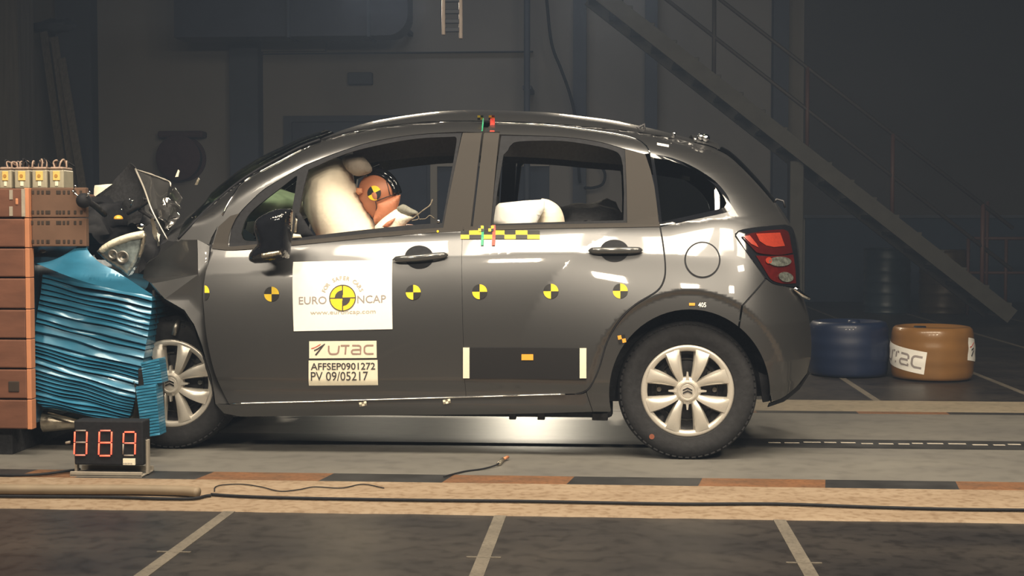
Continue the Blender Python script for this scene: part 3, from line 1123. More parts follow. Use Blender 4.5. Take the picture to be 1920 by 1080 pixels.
roofline = cr([(600, 262), (640, 250), (700, 238), (780, 229), (840, 226), (905, 226), (1020, 230), (1100, 237), (1150, 241), (1190, 246), (1240, 254), (1290, 265), (1330, 276), (1345, 281)], 3)
roof = loft('roof', [onS(p.x, p.y) for p in roofline], M['paint'], lambda t: .035 + .045 * math.sin(PI * min(1, t * 1.15 + .05)), 18, power=2.4, fl=True)
# panel between roof line and ditch (cant rail)
cant = join(part_of(roofline, 600, 1152), [(1150, 241), (1169, 253)], list(reversed(part_of(ditch, 575, 1162))), [(575, 277), (596, 263)])
panel('cant_rail', [cant], M['paint'], car, dz=.008, mirror=True)
apil = join(cr([(330, 452), (352, 430), (372, 409), (400, 382), (440, 348), (480, 321), (520, 299), (560, 278), (600, 262)]), list(reversed(part_of(ditch, 417, 598))), [(417, 403), (408, 424), (396, 446), (392, 458)])
panel('windscreen_pillar', [apil], M['paint'], car, dz=.008, mirror=True)
wsl = cr([(334, 448), (352, 429), (372, 408), (400, 381), (440, 347), (480, 320), (520, 298), (560, 277), (600, 261.5)], 4)
ws_dir = Vector((-.55, 0, .83))
loft('windscreen', [onS(p.x, p.y) for p in wsl], M['glass'], lambda t: .16 - .07 * t, 18, d=ws_dir, power=2.0, label='greenish cracked glass', fl=True)
b = MB().tube([onS(p.x, p.y, .001) for p in wsl], .006, 6)
b.build('windscreen_seal', M['black'], car, smooth=True)
# tailgate: glass and lower skin
tgl = cr([(1345, 281), (1362, 290), (1388, 312), (1420, 345), (1450, 380)], 4)
loft('rear_window', [onS(p.x, p.y) for p in tgl], M['privacy'], .05, 12, d=(.8, 0, .6), power=2.5, fl=True)
tg = cr([(1450, 380), (1466, 402), (1478, 421), (1491, 450), (1497, 490), (1499, 541)], 4)
tailgate = loft('tailgate', [onS(p.x, p.y) for p in tg], M['paint'], .05, 12, d=(1, 0, .1), power=2.5, fl=True)
bb_ = cr([(1500, 541), (1508, 565), (1517, 600), (1521, 640), (1520, 670), (1513, 700), (1500, 722)], 4)
loft('bumper_skin', [onS(p.x, p.y) for p in bb_], M['paint'], .04, 12, parent=bumper, d=(1, 0, 0), power=2.5, fl=True)
spo = cr([(1300, 266), (1322, 272), (1342, 281)], 4)
loft('roof_spoiler', [onS(p.x, p.y, .0) + Vector((.02 * i / (len(spo) - 1), 0, .002)) for i, p in enumerate(spo)], M['paint'], .05, 12, power=2.4, fl=True)

# ------------------------------------------------------------------ floor pan and cabin
b = MB()
b.box((-1.58, .09, .175), (.0, CW - .09, .23), .02)
b.box((-2.35, .42, .22), (-1.9, CW - .42, .30), .02)
b.box((.2, .42, .24), (.86, CW - .42, .34), .03)
b.build('floor_pan', M['liner'], car)
for px0, px1 in ((438, 448), (458, 474), (492, 500), (955, 968), (1008, 1022), (1110, 1140)):
    pz = at(px0, 778, .1)
    MB().box((at(px0, 778, .1).x, .08, .165), (at(px1, 778, .1).x, .12, .20), .004).build('jacking_point', M['darksteel'], car)
b = MB()
b.box((-1.76, .12, .72), (-1.50, CW - .12, .93), .08)
b.build('dashboard', M['liner'], car, angle=40)
# door inner cards keep the cabin dark
for yy in (.11, CW - .14):
    MB().box((-1.72, yy, .25), (.22, yy + .03, .965), .01).build('door_card', M['liner'], car)
# headliner with rail over the windows
b = MB()
hl = [onS(p.x, p.y) + Vector((0, .07, -.045)) for p in roofline[6:-6]]
loft('headliner', hl, M['trimgrey'], .03, 8, fl=False)
for yy, sg in ((0, 1), (1, -1)):
    pts = [(onS(p.x, p.y)) for p in roofline[4:-5]]
    V, f = [], []
    for p in pts:
        y = p.y + .03
        a, c = Vector((p.x, y, p.z - .03)), Vector((p.x, y + .05, p.z - .165))
        if yy:
            a.y, c.y = CW - a.y, CW - c.y
        V += [a, c]
    f = [(2 * i, 2 * i + 1, 2 * i + 3, 2 * i + 2) for i in range(len(pts) - 1)]
    emit_mesh('roof_rail_trim', V, f, M['trimgrey'], car, smooth=True)
# far side frames so that the hall shows through the windows
panel('upper_door_frame', [[(p.x, p.y) for p in f1]], M['liner'], fd2, off=0)[0:0] if False else None


def far_panel(name, loops, m, parent, off=0.):
    LP = [[to_xz(*p[:2]) for p in lp] for lp in loops]
    V2, Fs, E = fill2d(LP, .08, .05)
    V = [Vector((p.x, CW - S(p.x, p.y) + off, p.y)) for p in V2]
    k = len(V)
    V += [v + Vector((0, -.045, 0)) for v in V]
    FF = [tuple(reversed(f)) for f in Fs] + [tuple(i + k for i in f) for f in Fs] + [(a, b_, b_ + k, a + k) for a, b_ in E]
    emit_mesh(name, V, FF, m, parent)


far_panel('upper_door_frame', [f1], M['paint'], fd2)
far_panel('upper_door_frame', [r1], M['paint'], rd2)
far_panel('centre_pillar_trim', [fr1], M['satin'], fd2)
far_panel('centre_pillar_trim', [fr2], M['satin'], rd2)
far_panel('rear_pillar_trim', [join([(1172, 280), (1210, 290), (1220, 320), (1227, 350), (1231, 380), (1235, 417), (1176, 420), (1175, 350)])], M['satin'], rd2)
far_panel('window_seal', [seal_out, quarter_open, main_open], M['black'], fd2)
far_panel('window_seal', [rseal, rear_open], M['black'], rd2)


# seats
def seat(name, x, y0, y1, zb, ztop, lean, m, head=True, parent=None):
    s_ = MB().box((x - .48, y0, zb), (x + .02, y1, zb + .16), .05).build(name, m, car, angle=50)
    k = math.tan(lean)
    mx = Matrix.Translation((x, 0, zb + .1)) @ Matrix.Rotation(lean, 4, 'Y')
    MB().box((-.07, y0 + .01, 0), (.07, y1 - .01, ztop), .06, 0, mx).build('backrest', m, s_, angle=50)
    if head:
        ym = (y0 + y1) / 2
        MB().box((-.05, ym - .13, ztop + .03), (.05, ym + .13, ztop + .19), .045, 0, mx).tube([mx @ Vector((0, ym - .06, ztop - .03)), mx @ Vector((0, ym - .06, ztop + .08))], .007).tube([mx @ Vector((0, ym + .06, ztop - .03)), mx @ Vector((0, ym + .06, ztop + .08))], .007).build('headrest', m, s_, angle=50)
    return s_


seat('front_seat', -.72, .22, .70, .36, .58, .16, M['liner'])
seat('front_seat', -.72, CW - .70, CW - .22, .36, .56, .16, M['liner'], head=False)
seat('rear_bench', .10, .2, CW - .2, .42, .50, .30, M['liner'], head=False)
# crumpled cover heap on the rear bench, tall enough to show over the sill
b = bmesh.new()
bmesh.ops.create_icosphere(b, subdivisions=4, radius=1)
for v in b.verts:
    v.co = Vector((v.co.x * .22, v.co.y * .35, v.co.z * .14)) + rock(v.co, .05, 2.2, 5)
b_ = MB().bm(b, 0, Matrix.Translation(at(1105, 432, .75)))
b_.build('seat_cover', M['liner'], car, smooth=True)

# steering column side: windscreen-side dash top seen through the quarterlight
pale = mat('dusty_dash_top', (.62, .64, .50), .8, 0, 0, .2, 14)
b = bmesh.new()
bmesh.ops.create_icosphere(b, subdivisions=3, radius=1)
for v in b.verts:
    v.co = Vector((v.co.x * .26, v.co.y * .55, v.co.z * .085)) + rock(v.co, .025, 3, 2)
MB().bm(b, 0, Matrix.Translation(at(505, 385, .95))).build('deployed_passenger_airbag', pale, car, smooth=True)

# ------------------------------------------------------------------ wheels
def wheel(name, C, yaw, label=None, cover=None):
    """wheel part with tyre, cover, cap; C centre of the outer face plane"""
    # local: x right, y up, z outwards (towards the viewer)
    base = Matrix.Translation(C) @ Matrix.Rotation(yaw, 4, 'Z') @ Matrix.Rotation(PI / 2, 4, 'X')
    Wd = MB().lathe([(.0, -.06), (.08, -.06), (.16, -.07), (.188, -.05), (.192, -.02), (.205, -.01), (.20, -.17), (.0, -.18)], base, 56)
    for k in range(10):
        t = 2 * PI * k / 10
        Wd.lathe([(0, .012), (.011, .012), (.014, 0)], base @ Matrix.Translation((.125 * math.cos(t), .125 * math.sin(t), -.064)), 10, 1)
    Wd.lathe([(.135, -.058), (.139, -.052), (.143, -.058)], base, 48, 1)
    wh = Wd.build(name, [M['darksteel'], M['steel']], car, angle=35, label=label)
    # tyre
    R = .3135
    prof = [(.203, -.025), (.206, -.004), (.214, .004), (.222, .006), (.232, .010), (.245, .014), (.262, .0165), (.280, .014), (.291, .007), (.296, .003), (.304, -.010), (R - .003, -.024), (R, -.034)]
    for i, q in enumerate((-.055, -.085, -.115)):
        prof += [(R, q + .005), (R - .008, q + .003), (R - .008, q - .003), (R, q - .005)]
    prof += [(R, -.15), (R - .004, -.165), (.295, -.18), (.26, -.187), (.21, -.175)]
    T = MB().lathe(prof, base, 88)
    # shoulder blocks
    for k in range(64):
        t = 2 * PI * k / 64
        mx = base @ Matrix.Rotation(t, 4, 'Z') @ Matrix.Translation((.2950, 0, -.001)) @ Matrix.Rotation(math.radians(-38), 4, 'Y')
        T.box((-.010, -.0095, -.006), (.010, .0095, .0010), .0005, 0, mx, 1)
    T.build('tyre', M['rubber'], wh, angle=28)
    # cover rim ring
    ro = MB().lathe([(.180, -.030), (.1795, -.006), (.183, .0), (.192, .004), (.202, .004), (.2085, -.001), (.2105, -.012), (.206, -.02)], base, 88)
    cv = ro.build('wheel_cover', M['alloy'], wh, smooth=True)
    # spokes in four pairs
    for q in range(4):
        for sgn in (-1, 1):
            ang = math.radians(45 + 90 * q + sgn * 23.5)
            V, f = [], []
            NR, NW = 12, 8
            for i in range(NR + 1):
                t = i / NR
                r = lerp(.050, .190, t)
                aoff = sgn * math.radians(lerp(-11, 1.0, t ** .7))
                hw = lerp(.0135, .042, t ** .85)
                if i == NR:
                    hw *= 1.05
                for j in range(NW + 1):
                    u = 2 * j / NW - 1
                    # one flank of each spoke is a raised, softly rounded blade
                    h = .004 + .020 * math.sin(PI * min(1, t * .93)) ** .8 * (1 - abs(u + sgn * .25) ** 2.4 * .62) - .014 * (1 - t) * 0
                    if abs(u) == 1:
                        h -= .03
                    uu = u if abs(u) < 1 else u * .985
                    a = ang + aoff
                    p = Vector((r * math.cos(a) - uu * hw * math.sin(a), r * math.sin(a) + uu * hw * math.cos(a), h - .004))
                    V.append(base @ p)
            for i in range(NR):
                for j in range(NW):
                    a = i * (NW + 1) + j
                    f.append((a, a + NW + 1, a + NW + 2, a + 1))
            emit_mesh('spoke', V, f, M['alloy'], wh, angle=50)
    hb = MB().lathe([(0, .012), (.030, .012), (.033, .010), (.036, .0145), (.042, .0145), (.046, .008), (.060, -.004), (.064, -.02)], base, 48)
    hb.build('centre_cap', M['alloy'], wh, angle=30)
    ch = MB()
    for k in (0, 1):
        y0 = -.012 + k * .013
        pts = [(-.021, y0), (-.021, y0 + .007), (0, y0 + .017), (.021, y0 + .007), (.021, y0), (0, y0 + .0095)]
        ch.prism(pts, .012, .0155, base)
    ch.build('emblem', M['chrome'], wh)
    # small lug fins round the hub
    for q in range(4):
        t = PI / 2 * q
        mx = base @ Matrix.Rotation(t, 4, 'Z')
        MB().prism([(.044, -.008), (.085, -.003), (.085, .003), (.044, .008)], -.02, .006, mx).build('hub_fin', M['alloy'], wh)
    return wh


rw = wheel('wheel', Vector((XW, .005, .3135)), 0)
MB().lathe([(0, .004), (.012, .004), (.012, 0)], Matrix.Translation((at(1222, 818, 0).x, -.008, at(1222, 818, 0).z)) @ Matrix.Rotation(PI / 2, 4, 'X'), 16).build('paint_dot', mat('dull_red_dot', (.22, .07, .04), .6), rw)
wheel('wheel', Vector((XW, CW - .005, .3135)), PI)
fc = at(320, 729, .13)
fw = wheel('wheel', Vector((fc.x, fc.y, .3135)), 0)
wheel('wheel', Vector((fc.x - .03, CW - .08, .3135)), math.radians(168))

# ------------------------------------------------------------------ handles
def handle(door, x0, x1, ya, yb, cx, cy_, rx, ry):
    ring = [(cx + rx * math.cos(t), cy_ + ry * math.sin(t)) for t in [2 * PI * i / 36 for i in range(36)]]
    LP = [to_xz(*p) for p in ring]
    c0 = onS(cx, cy_)
    V, f = [], []
    m_ = len(LP)
    ctr = sum(LP, Vector((0, 0))) / m_
    for k, (sc_, dp) in enumerate(((1.04, .003), (1.0, .004), (.93, -.001), (.7, -.004), (.35, -.006), (0.02, -.007))):
        for p in LP:
            q = ctr + (p - ctr) * sc_
            V.append(Vector((q.x, S(q.x, q.y) - .0035 - .0025 * (1 - sc_), q.y)))
    for k in range(5):
        for i in range(m_):
            j = (i + 1) % m_
            f.append((k * m_ + i, k * m_ + j, (k + 1) * m_ + j, (k + 1) * m_ + i))
    emit_mesh('handle_recess', V, f, M['black'], door, smooth=True)
    pts = cr([(x0, ya), (lerp(x0, x1, .2), lerp(ya, yb, .2)), (lerp(x0, x1, .5), lerp(ya, yb, .45)), (lerp(x0, x1, .8), lerp(ya, yb, .8)), (x1, yb)], 6)
    V, f = [], []
    nn, ns_ = len(pts), 12
    for i, p in enumerate(pts):
        t = i / (nn - 1)
        q = onS(p.x, p.y)
        env = min(1, (min(t, 1 - t) * 12 + .02)) ** .5
        wz, wy = .0150 * env * (.85 + .25 * math.sin(PI * t)), .012 * env
        lift = .012 + .022 * math.sin(PI * t) ** .7
        for k in range(ns_):
            a = 2 * PI * k / ns_
            V.append(q + Vector((0, -lift - wy * math.cos(a), wz * math.sin(a))))
    for i in range(nn - 1):
        for k in range(ns_):
            k2 = (k + 1) % ns_
            f.append((i * ns_ + k, i * ns_ + k2, (i + 1) * ns_ + k2, (i + 1) * ns_ + k))
    f.append(tuple(range(ns_)))
    f.append(tuple((nn - 1) * ns_ + k for k in range(ns_)))
    emit_mesh('door_handle', V, f, M['handle'], door, smooth=True)


M['handle'] = mat('grey_chromed_handle', (.11, .112, .115), .16, .55, .6, .05, 60)
handle(front_door, 737, 841, 487, 478, 786, 482, 26, 21)
handle(rear_door, 1103, 1205, 470, 469, 1152, 470, 26, 20)

# fuel flap
fx = [(1317 + 31 * math.cos(t), 487 + 31.5 * math.sin(t)) for t in [2 * PI * i / 48 for i in range(48)]]
panel('fuel_flap', [fx], M['paint'], quarter, off=.004, flange=.006, dx=.02)
fo = [(1317 + 34 * math.cos(t), 487.5 + 34.5 * math.sin(t)) for t in [2 * PI * i / 48 for i in range(48)]]
panel('fuel_flap_gap', [fo, fx], M['black'], quarter, off=.0012, flange=0, dx=.02)
# seams between panels (dark joints)
def seam(pts, par, r=.0028):
    MB().tube([onS(p[0], p[1], -.001) for p in pts], r, 5).build('panel_joint', M['black'], par)


seam([(905, 230), (904, 249), (893, 340), (884, 430)], front_door)
seam(cr([(1237.5, 424), (1243.5, 460), (1247.5, 500), (1244.5, 526), (1231, 546.5), (1191, 571.5), (1161.5, 601), (1138.5, 640.5), (1123.5, 690), (1108.5, 722.5), (1095, 735), (1078, 739)]), rear_door, .0034)
seam([(1392, 574), (1413, 549), (1435.5, 523.5)], bumper, .002)

# ------------------------------------------------------------------ rear lamp
lamp_out = join([(1380, 441)], cr([(1380, 441), (1393, 431), (1440, 424), (1472, 421)]), cr([(1472, 421), (1486, 428), (1493, 455), (1497, 490), (1499, 536)]), cr([(1499, 536), (1480, 537), (1452, 532), (1437, 522)]), cr([(1437, 522), (1406, 481), (1380, 441)]))
tail = panel('tail_lamp', [lamp_out], M['gloss'], car, off=.004, dx=.02, dz=.012, label='red tail lamp in a black surround')
panel('red_lens', [join(cr([(1391, 443), (1405, 438), (1440, 432), (1468, 430)]), cr([(1468, 430), (1478, 436), (1483, 460), (1486, 474)]), cr([(1486, 474), (1460, 478), (1432, 476), (1418, 473)]), cr([(1418, 473), (1403, 457), (1391, 443)]))], M['lens_red'], tail, off=.012, dx=.02)
panel('bright_reflector', [[(1417, 438), (1462, 436), (1471, 461), (1450, 463), (1436, 460), (1424, 452)]], M['lens_hot'], tail, off=.016, dx=.02)
panel('bright_reflector', [[(1393, 443), (1405, 441), (1418, 457), (1422, 464), (1408, 457)]], M['lens_hot'], tail, off=.016, dx=.02)
panel('red_lens', [join(cr([(1417, 479), (1440, 480), (1470, 479), (1487, 477)]), [(1491, 505), (1492, 531)], cr([(1492, 531), (1465, 531), (1446, 524), (1436, 510)]), [(1417, 479)])], M['lens_dark'], tail, off=.010, dx=.02)


def ell(cx, cy_, rx, ry, n_=28, rot=0.):
    c, s_ = math.cos(rot), math.sin(rot)
    return [(cx + rx * math.cos(t) * c - ry * math.sin(t) * s_, cy_ + rx * math.cos(t) * s_ + ry * math.sin(t) * c) for t in [2 * PI * i / n_ for i in range(n_)]]


panel('clear_lamp', [ell(1462, 490, 21, 9)], M['lens_clear'], tail, off=.018, dx=.012, flange=.01)
panel('clear_lamp', [ell(1473, 519, 14, 9, rot=.25)], M['lens_clear'], tail, off=.018, dx=.012, flange=.01)
panel('red_lens', [ell(1441, 488, 6, 6)], M['lens_hot'], tail, off=.018, flange=.008)
# broken trim at the lamp's lower rear edge, number plate lamp trim
b = MB().tube([onS(1488, 540, .02), onS(1496, 553, .0) + Vector((.02, 0, 0)), onS(1498, 556, .0) + Vector((.05, 0, -.01))], [.010, .012, .006], 8)
b.build('tailgate_grip', M['chrome'], tailgate, smooth=True)

# ------------------------------------------------------------------ mirror
def blob(poly, Y0, depth, n_=10, power=.5, dx=.03, tilt=0.):
    """rounded pod: outline in photo pixels at depth Y0, swelling to both sides"""
    LP = [at(p[0], p[1], Y0) for p in poly]
    L2 = [Vector((p.x, p.z)) for p in LP]
    V2, Fs, E = fill2d([L2], dx, dx)
    def dist(p):
        best = 9
        for i in range(len(L2)):
            a, c = L2[i], L2[(i + 1) % len(L2)]
            d = c - a
            t = max(0, min(1, (p - a).dot(d) / max(d.dot(d), 1e-9)))
            best = min(best, (p - (a + d * t)).length)
        return best
    D = [dist(p) for p in V2]
    mxd = max(D)
    return L2, V2, Fs, E, D, mxd


def pillow(name, poly, Y0, th_front, th_back, m, parent=None, dx=.02, power=.5, label=None, noisy=0., nf=6., reach=None):
    L2, V2, Fs, E, D, mxd = blob(poly, Y0, 0, dx=dx)
    R_ = reach or mxd
    V, k = [], len(V2)
    for p, d in zip(V2, D):
        h = max(0, min(1, d / R_))
        h = (1 - (1 - h) ** 2) ** power
        q = Vector((p.x, Y0 - th_front * h, p.y))
        if noisy and d > 1e-5:
            q += rock(q, noisy, nf)
        V.append(q)
    for p, d in zip(V2, D):
        h = max(0, min(1, d / R_))
        h = (1 - (1 - h) ** 2) ** power
        V.append(Vector((p.x, Y0 + th_back * h + .002, p.y)))
    FF = list(Fs) + [tuple(i + k for i in reversed(f)) for f in Fs] + [(b_, a, a + k, b_ + k) for a, b_ in E]
    return emit_mesh(name, V, FF, m, parent, smooth=True, label=label)


mir = join(cr([(481, 447), (477, 432), (478, 418), (485, 408), (500, 399), (515, 393), (530, 391), (545, 392), (549, 396)]), cr([(549, 396), (548, 420), (546, 447)]), cr([(546, 447), (545, 470), (542, 484)]), cr([(542, 484), (520, 490), (495, 493), (478, 494)]), cr([(478, 494), (469, 489), (468, 478), (474, 468), (483, 459), (481, 447)]))
mirror = pillow('door_mirror', mir, -.10, .085, .07, M['gloss'], car, dx=.012, power=.6, reach=.055, label='glossy black door mirror with chrome lamp strip')
pillow('indicator_strip', join(cr([(489, 480), (492, 474), (505, 471), (527, 468)]), [(528, 477)], cr([(528, 477), (510, 481), (492, 484), (489, 480)])), -.165, .026, .005, M['glue'], mirror, dx=.01)
MB().tube([at(520, 462, -.08), at(505, 462, .0), onS(500, 466, -.01)], [.03, .035, .05], 12).build('mirror_stalk', M['gloss'], mirror, smooth=True)
# broken mirror-foot plastic inside the window corner
pillow('mirror_foot_trim', [(553, 400), (562, 398), (575, 420), (590, 444), (556, 447)], .10, .01, .012, M['black'], front_door)
pillow('broken_trim', [(548, 447), (550, 438), (563, 440), (566, 446)], .085, .01, .01, M['cream'], front_door)
pillow('broken_trim', [(550, 437), (554, 408), (558, 412), (556, 436)], .09, .008, .008, M['glue'], front_door)
# ================================================================== STICKERS AND TARGETS ON THE CAR
def quadmap(q):
    """unit square -> photo pixels (bl, br, tr, tl)"""
    bl, br, tr, tl = [Vector(p) for p in q]
    return lambda u, v: (bl * (1 - u) + br * u) * (1 - v) + (tl * (1 - u) + tr * u) * v


def decal(name, q, V, P, m, parent, off):
    mp = quadmap(q)
    return emit_mesh(name, [onS(*mp(u, v), off) for u, v in V], P, m, parent)


def sheet(name, q, m, parent, off=.003, label=None):
    return panel(name, [[q[0], q[1], q[2], q[3]]], m, parent, off=off, flange=.003, dx=.03, dz=.012, label=label)


Q1 = [(551, 621), (736, 617), (736, 487), (550, 491)]
s1 = sheet('door_sticker', Q1, M['white'], front_door, label='large white sticker with yellow round logo')
AS = 185 / 130.0


def tx(body, x0, y0, x1, y1, off=0.):
    v, p = text_polys(body, 1, off)
    return fit(v, x0, y0, x1, y1), p


v, p = tx('EURO', .055, .385, .335, .495, .004)
decal('lettering', Q1, v, p, M['greyink'], s1, .0045)
v, p = tx('NCAP', .645, .385, .935, .495, .004)
decal('lettering', Q1, v, p, M['greyink'], s1, .0045)
v, p = tx('www.euroncap.com', .17, .215, .83, .275, .004)
decal('lettering', Q1, v, p, M['paleink'], s1, .0045)
# arc text
V, P = [], []
word = 'FOR SAFER CARS'
cx, cy_, RR = .497, .465, .262
for i, chh in enumerate(word):
    if chh == ' ':
        continue
    a = math.radians(158 - 136 * i / (len(word) - 1))
    v, p = text_polys(chh, .078, .002)
    w_ = max(q[0] for q in v)
    k = len(V)
    for q in v:
        x, y = q[0] - w_ / 2, q[1]
        xx = x * math.sin(a) + (RR + y) * math.cos(a)
        yy = -x * math.cos(a) + (RR + y) * math.sin(a)
        V.append((cx + xx / AS, cy_ + yy))
    P += [tuple(j + k for j in f) for f in p]
decal('lettering', Q1, V, P, M['paleink'], s1, .0045)


def disc(cx, cy_, r, a0, a1, n_=20, rin=0.):
    o = [(cx + r * math.cos(t) / AS, cy_ + r * math.sin(t)) for t in [a0 + (a1 - a0) * i / n_ for i in range(n_ + 1)]]
    if rin:
        o += [(cx + rin * math.cos(t) / AS, cy_ + rin * math.sin(t)) for t in [a1 + (a0 - a1) * i / n_ for i in range(n_ + 1)]]
    else:
        o += [(cx, cy_)]
    return o


def decal_polys(name, Q, polys, m, parent, off):
    V, P = [], []
    for po in polys:
        k = len(V)
        V += po
        P.append(tuple(range(k, k + len(po))))
    decal(name, Q, V, P, m, parent, off)


r_ = .180
decal_polys('logo_disc', Q1, [disc(cx, cy_, r_, PI / 2 * k, PI / 2 * (k + 1)) for k in range(4)], M['yellow'], s1, .0045)
decal_polys('logo_ring', Q1, [disc(cx, cy_, r_ + .012, PI / 8 * k, PI / 8 * (k + 1), 6, r_ - .001) for k in range(16)]
            + [[(cx - r_ / AS, cy_ - .007), (cx + r_ / AS, cy_ - .007), (cx + r_ / AS, cy_ + .007), (cx - r_ / AS, cy_ + .007)], [(cx - .007 / AS, cy_ - r_), (cx + .007 / AS, cy_ - r_), (cx + .007 / AS, cy_ + r_), (cx - .007 / AS, cy_ + r_)]], M['ink'], s1, .0055)
decal_polys('logo_quadrant', Q1, [disc(cx, cy_, r_ * .62, PI / 2, PI), disc(cx, cy_, r_ * .62, PI * 1.5, PI * 2)], M['ink'], s1, .0058)

Q2 = [(580, 672), (706.5, 671), (706, 639), (580, 640)]
s2 = sheet('logo_sticker', Q2, M['cream'], front_door, label='cream sticker with emblem and block letters')
rd, b1, b2 = swoosh(.03, .18, .24, .86)
decal('red_stroke', Q2, rd, [tuple(range(len(rd)))], M['redink'], s2, .0045)
decal('dark_stroke', Q2, b1 + b2, [tuple(range(len(b1))), tuple(range(len(b1), len(b1) + len(b2)))], M['ink'], s2, .0045)


v, p = stroke_polys(LETTERS, .045, 127 / 32.)
decal('lettering', Q2, v, p, M['brownink'], s2, .0045)

Q3 = [(579.5, 723), (709, 722), (708, 675), (579, 676)]
s3 = sheet('number_sticker', Q3, M['cream'], front_door, label='cream sticker with two lines of test numbers')
v, p = tx('AFFSEP0901272', .03, .62, .965, .90, .012)
decal('lettering', Q3, v, p, M['ink'], s3, .0045)
v, p = tx('PV 09/05217', .03, .19, .86, .55, .006)
decal('lettering', Q3, v, p, M['ink'], s3, .0045)


def target(px, py, r, parent, rot=0., a0=0, off=.0035):
    """round yellow and black crash target"""
    V, f, mi = [onS(px, py, off)], [], []
    N_ = 32
    for i in range(N_):
        t = 2 * PI * i / N_ + rot
        V.append(onS(px + r * math.cos(t), py - r * math.sin(t), off))
    for i in range(N_):
        f.append((0, 1 + i, 1 + (i + 1) % N_)[::-1] if 0 else (0, 1 + i, 1 + (i + 1) % N_))
        mi.append(int(i / (N_ / 4)) % 2)
    return emit_mesh('target_marker', V, f, [M['yellow'], M['mblack']], parent, mi, label='yellow and black round marker')


target(509.5, 551.5, 14, front_door)
target(775, 548, 14, front_door)
target(899.5, 547, 14, rear_door)
target(1033, 546, 14, rear_door)
target(1163, 545.5, 14, rear_door)
# marker half lost behind the edge of the fender
V = [onS(384, 549, .003)] + [onS(384 + 9 * math.cos(t), 549 - 14 * math.sin(t), .003) for t in [-PI / 2 + PI * i / 16 for i in range(17)]]
emit_mesh('target_marker', V, [(0, i + 1, i + 2) for i in range(16)], [M['yellow'], M['mblack']], front_door, [1] * 8 + [0] * 8)


def checker(name, x0, x1, y0, y1, n_, parent, off, first=0, tilt=0., m=None):
    V, f, mi = [], [], []
    for r in range(2):
        for i in range(n_):
            xa, xb = lerp(x0, x1, i / n_), lerp(x0, x1, (i + 1) / n_)
            ya, yb = lerp(y0, y1, r / 2), lerp(y0, y1, (r + 1) / 2)
            k = len(V)
            c = Vector(((x0 + x1) / 2, (y0 + y1) / 2))
            for (xx, yy) in ((xa, yb), (xb, yb), (xb, ya), (xa, ya)):
                d = Vector((xx, yy)) - c
                q = c + Vector((d.x * math.cos(tilt) - d.y * math.sin(tilt), d.x * math.sin(tilt) + d.y * math.cos(tilt)))
                V.append(onS(q.x, q.y, off))
            f.append((k, k + 1, k + 2, k + 3))
            mi.append((r + i + first) % 2)
    return emit_mesh(name, V, f, m or [M['mblack'], M['yellow']], parent, mi)


V, f, mi = [], [], []
xs_ = [864, 880, 903, 927, 946, 967, 989, 1012]
for i in range(7):
    for r in range(2):
        ya, yb = ((432, 440), (440, 448))[r]
        k = len(V)
        V += [onS(xs_[i], yb, .004), onS(xs_[i + 1], yb, .004), onS(xs_[i + 1], ya, .004), onS(xs_[i], ya, .004)]
        f.append((k, k + 1, k + 2, k + 3))
        mi.append((i + r) % 2)
emit_mesh('scale_strip', V, f, [M['mblack'], M['yellow']], rear_door, mi, label='black and yellow checkered strip')


def tape(name, pts, wpx, m, parent, off):
    V = []
    for (x, y) in pts:
        V += [onS(x - wpx / 2, y, off), onS(x + wpx / 2, y, off)]
    emit_mesh(name, V, [(2 * i, 2 * i + 2, 2 * i + 3, 2 * i + 1) for i in range(len(pts) - 1)], m, parent)


tape('green_tape', [(905, 424), (905, 432), (905, 445), (904, 460)], 5, M['greentape'], rear_door, .006)
tape('red_tape', [(926, 422), (926.5, 432), (926, 445), (925, 460)], 6, M['redtape'], rear_door, .006)
for px in (902, 921):
    checker('corner_marker', px - 5, px + 5, 423, 434, 2, rear_door, .008, 0)
tape('green_tape', [(906, 222), (905.5, 232), (904, 246)], 2.5, M['greentape'], rear_door, .005)
tape('red_tape', [(923.5, 222), (923.5, 232), (923, 247)], 8.5, M['redtape'], rear_door, .005)
# little checks on the roof edge stand above the moulding
for px in (901, 922):
    checker('corner_marker', px - 5.5, px + 5.5, 216.5, 225, 2, roof, .006, 1)
for (px, py) in ((681, 757), (838, 752.5)):
    checker('corner_marker', px - 7, px + 7, py - 4, py + 4, 3, car, .006, 1, -.2, [M['glue'], M['cream']])
checker('corner_marker', 1159, 1173, 628, 643, 2, quarter, .004, 1, -.2, [M['mblack'], M['orange']])
MB().lathe([(0, .003), (.005, .003), (.006, 0)], Matrix.Translation(onS(821, 434, .004)) @ Matrix.Rotation(PI / 2, 4, 'X'), 12).build('button_marker', M['yellow'], front_door)
# small writing on the wheel arch lip
v, p = tx('405', 0, 0, 1, 1, .02)
decal('lettering', [(1309, 576), (1324, 576), (1324, 567), (1309, 567)], v, p, M['white'], quarter, .004)
sheet('orange_tag', [(1292, 573), (1303, 573), (1303, 568), (1292, 568)], M['orange'], quarter, .003)

# dark film panel with white ends and an orange tag
mp_ = sheet('film_panel', [(869, 710), (1099, 712), (1099, 653), (869, 652)], M['matpanel'], rear_door, .006, label='dark matt film with white tape ends')
sheet('white_tape', [(868.5, 709), (880.5, 709), (880.5, 651.5), (868.5, 651.5)], M['cream'], mp_, .0085)
sheet('white_tape', [(1087, 709), (1099.5, 709), (1099.5, 652.5), (1087, 652.5)], M['cream'], mp_, .0085)
sheet('orange_tag', [(978, 675), (1000, 675), (1000, 664), (978, 664)], M['yellowcap'], mp_, .0085)
# reflector dash on the rear roof pillar
sheet('white_tape', [(1232, 272), (1254, 276), (1254, 271.5), (1232, 267.5)], M['white'], quarter, .003)

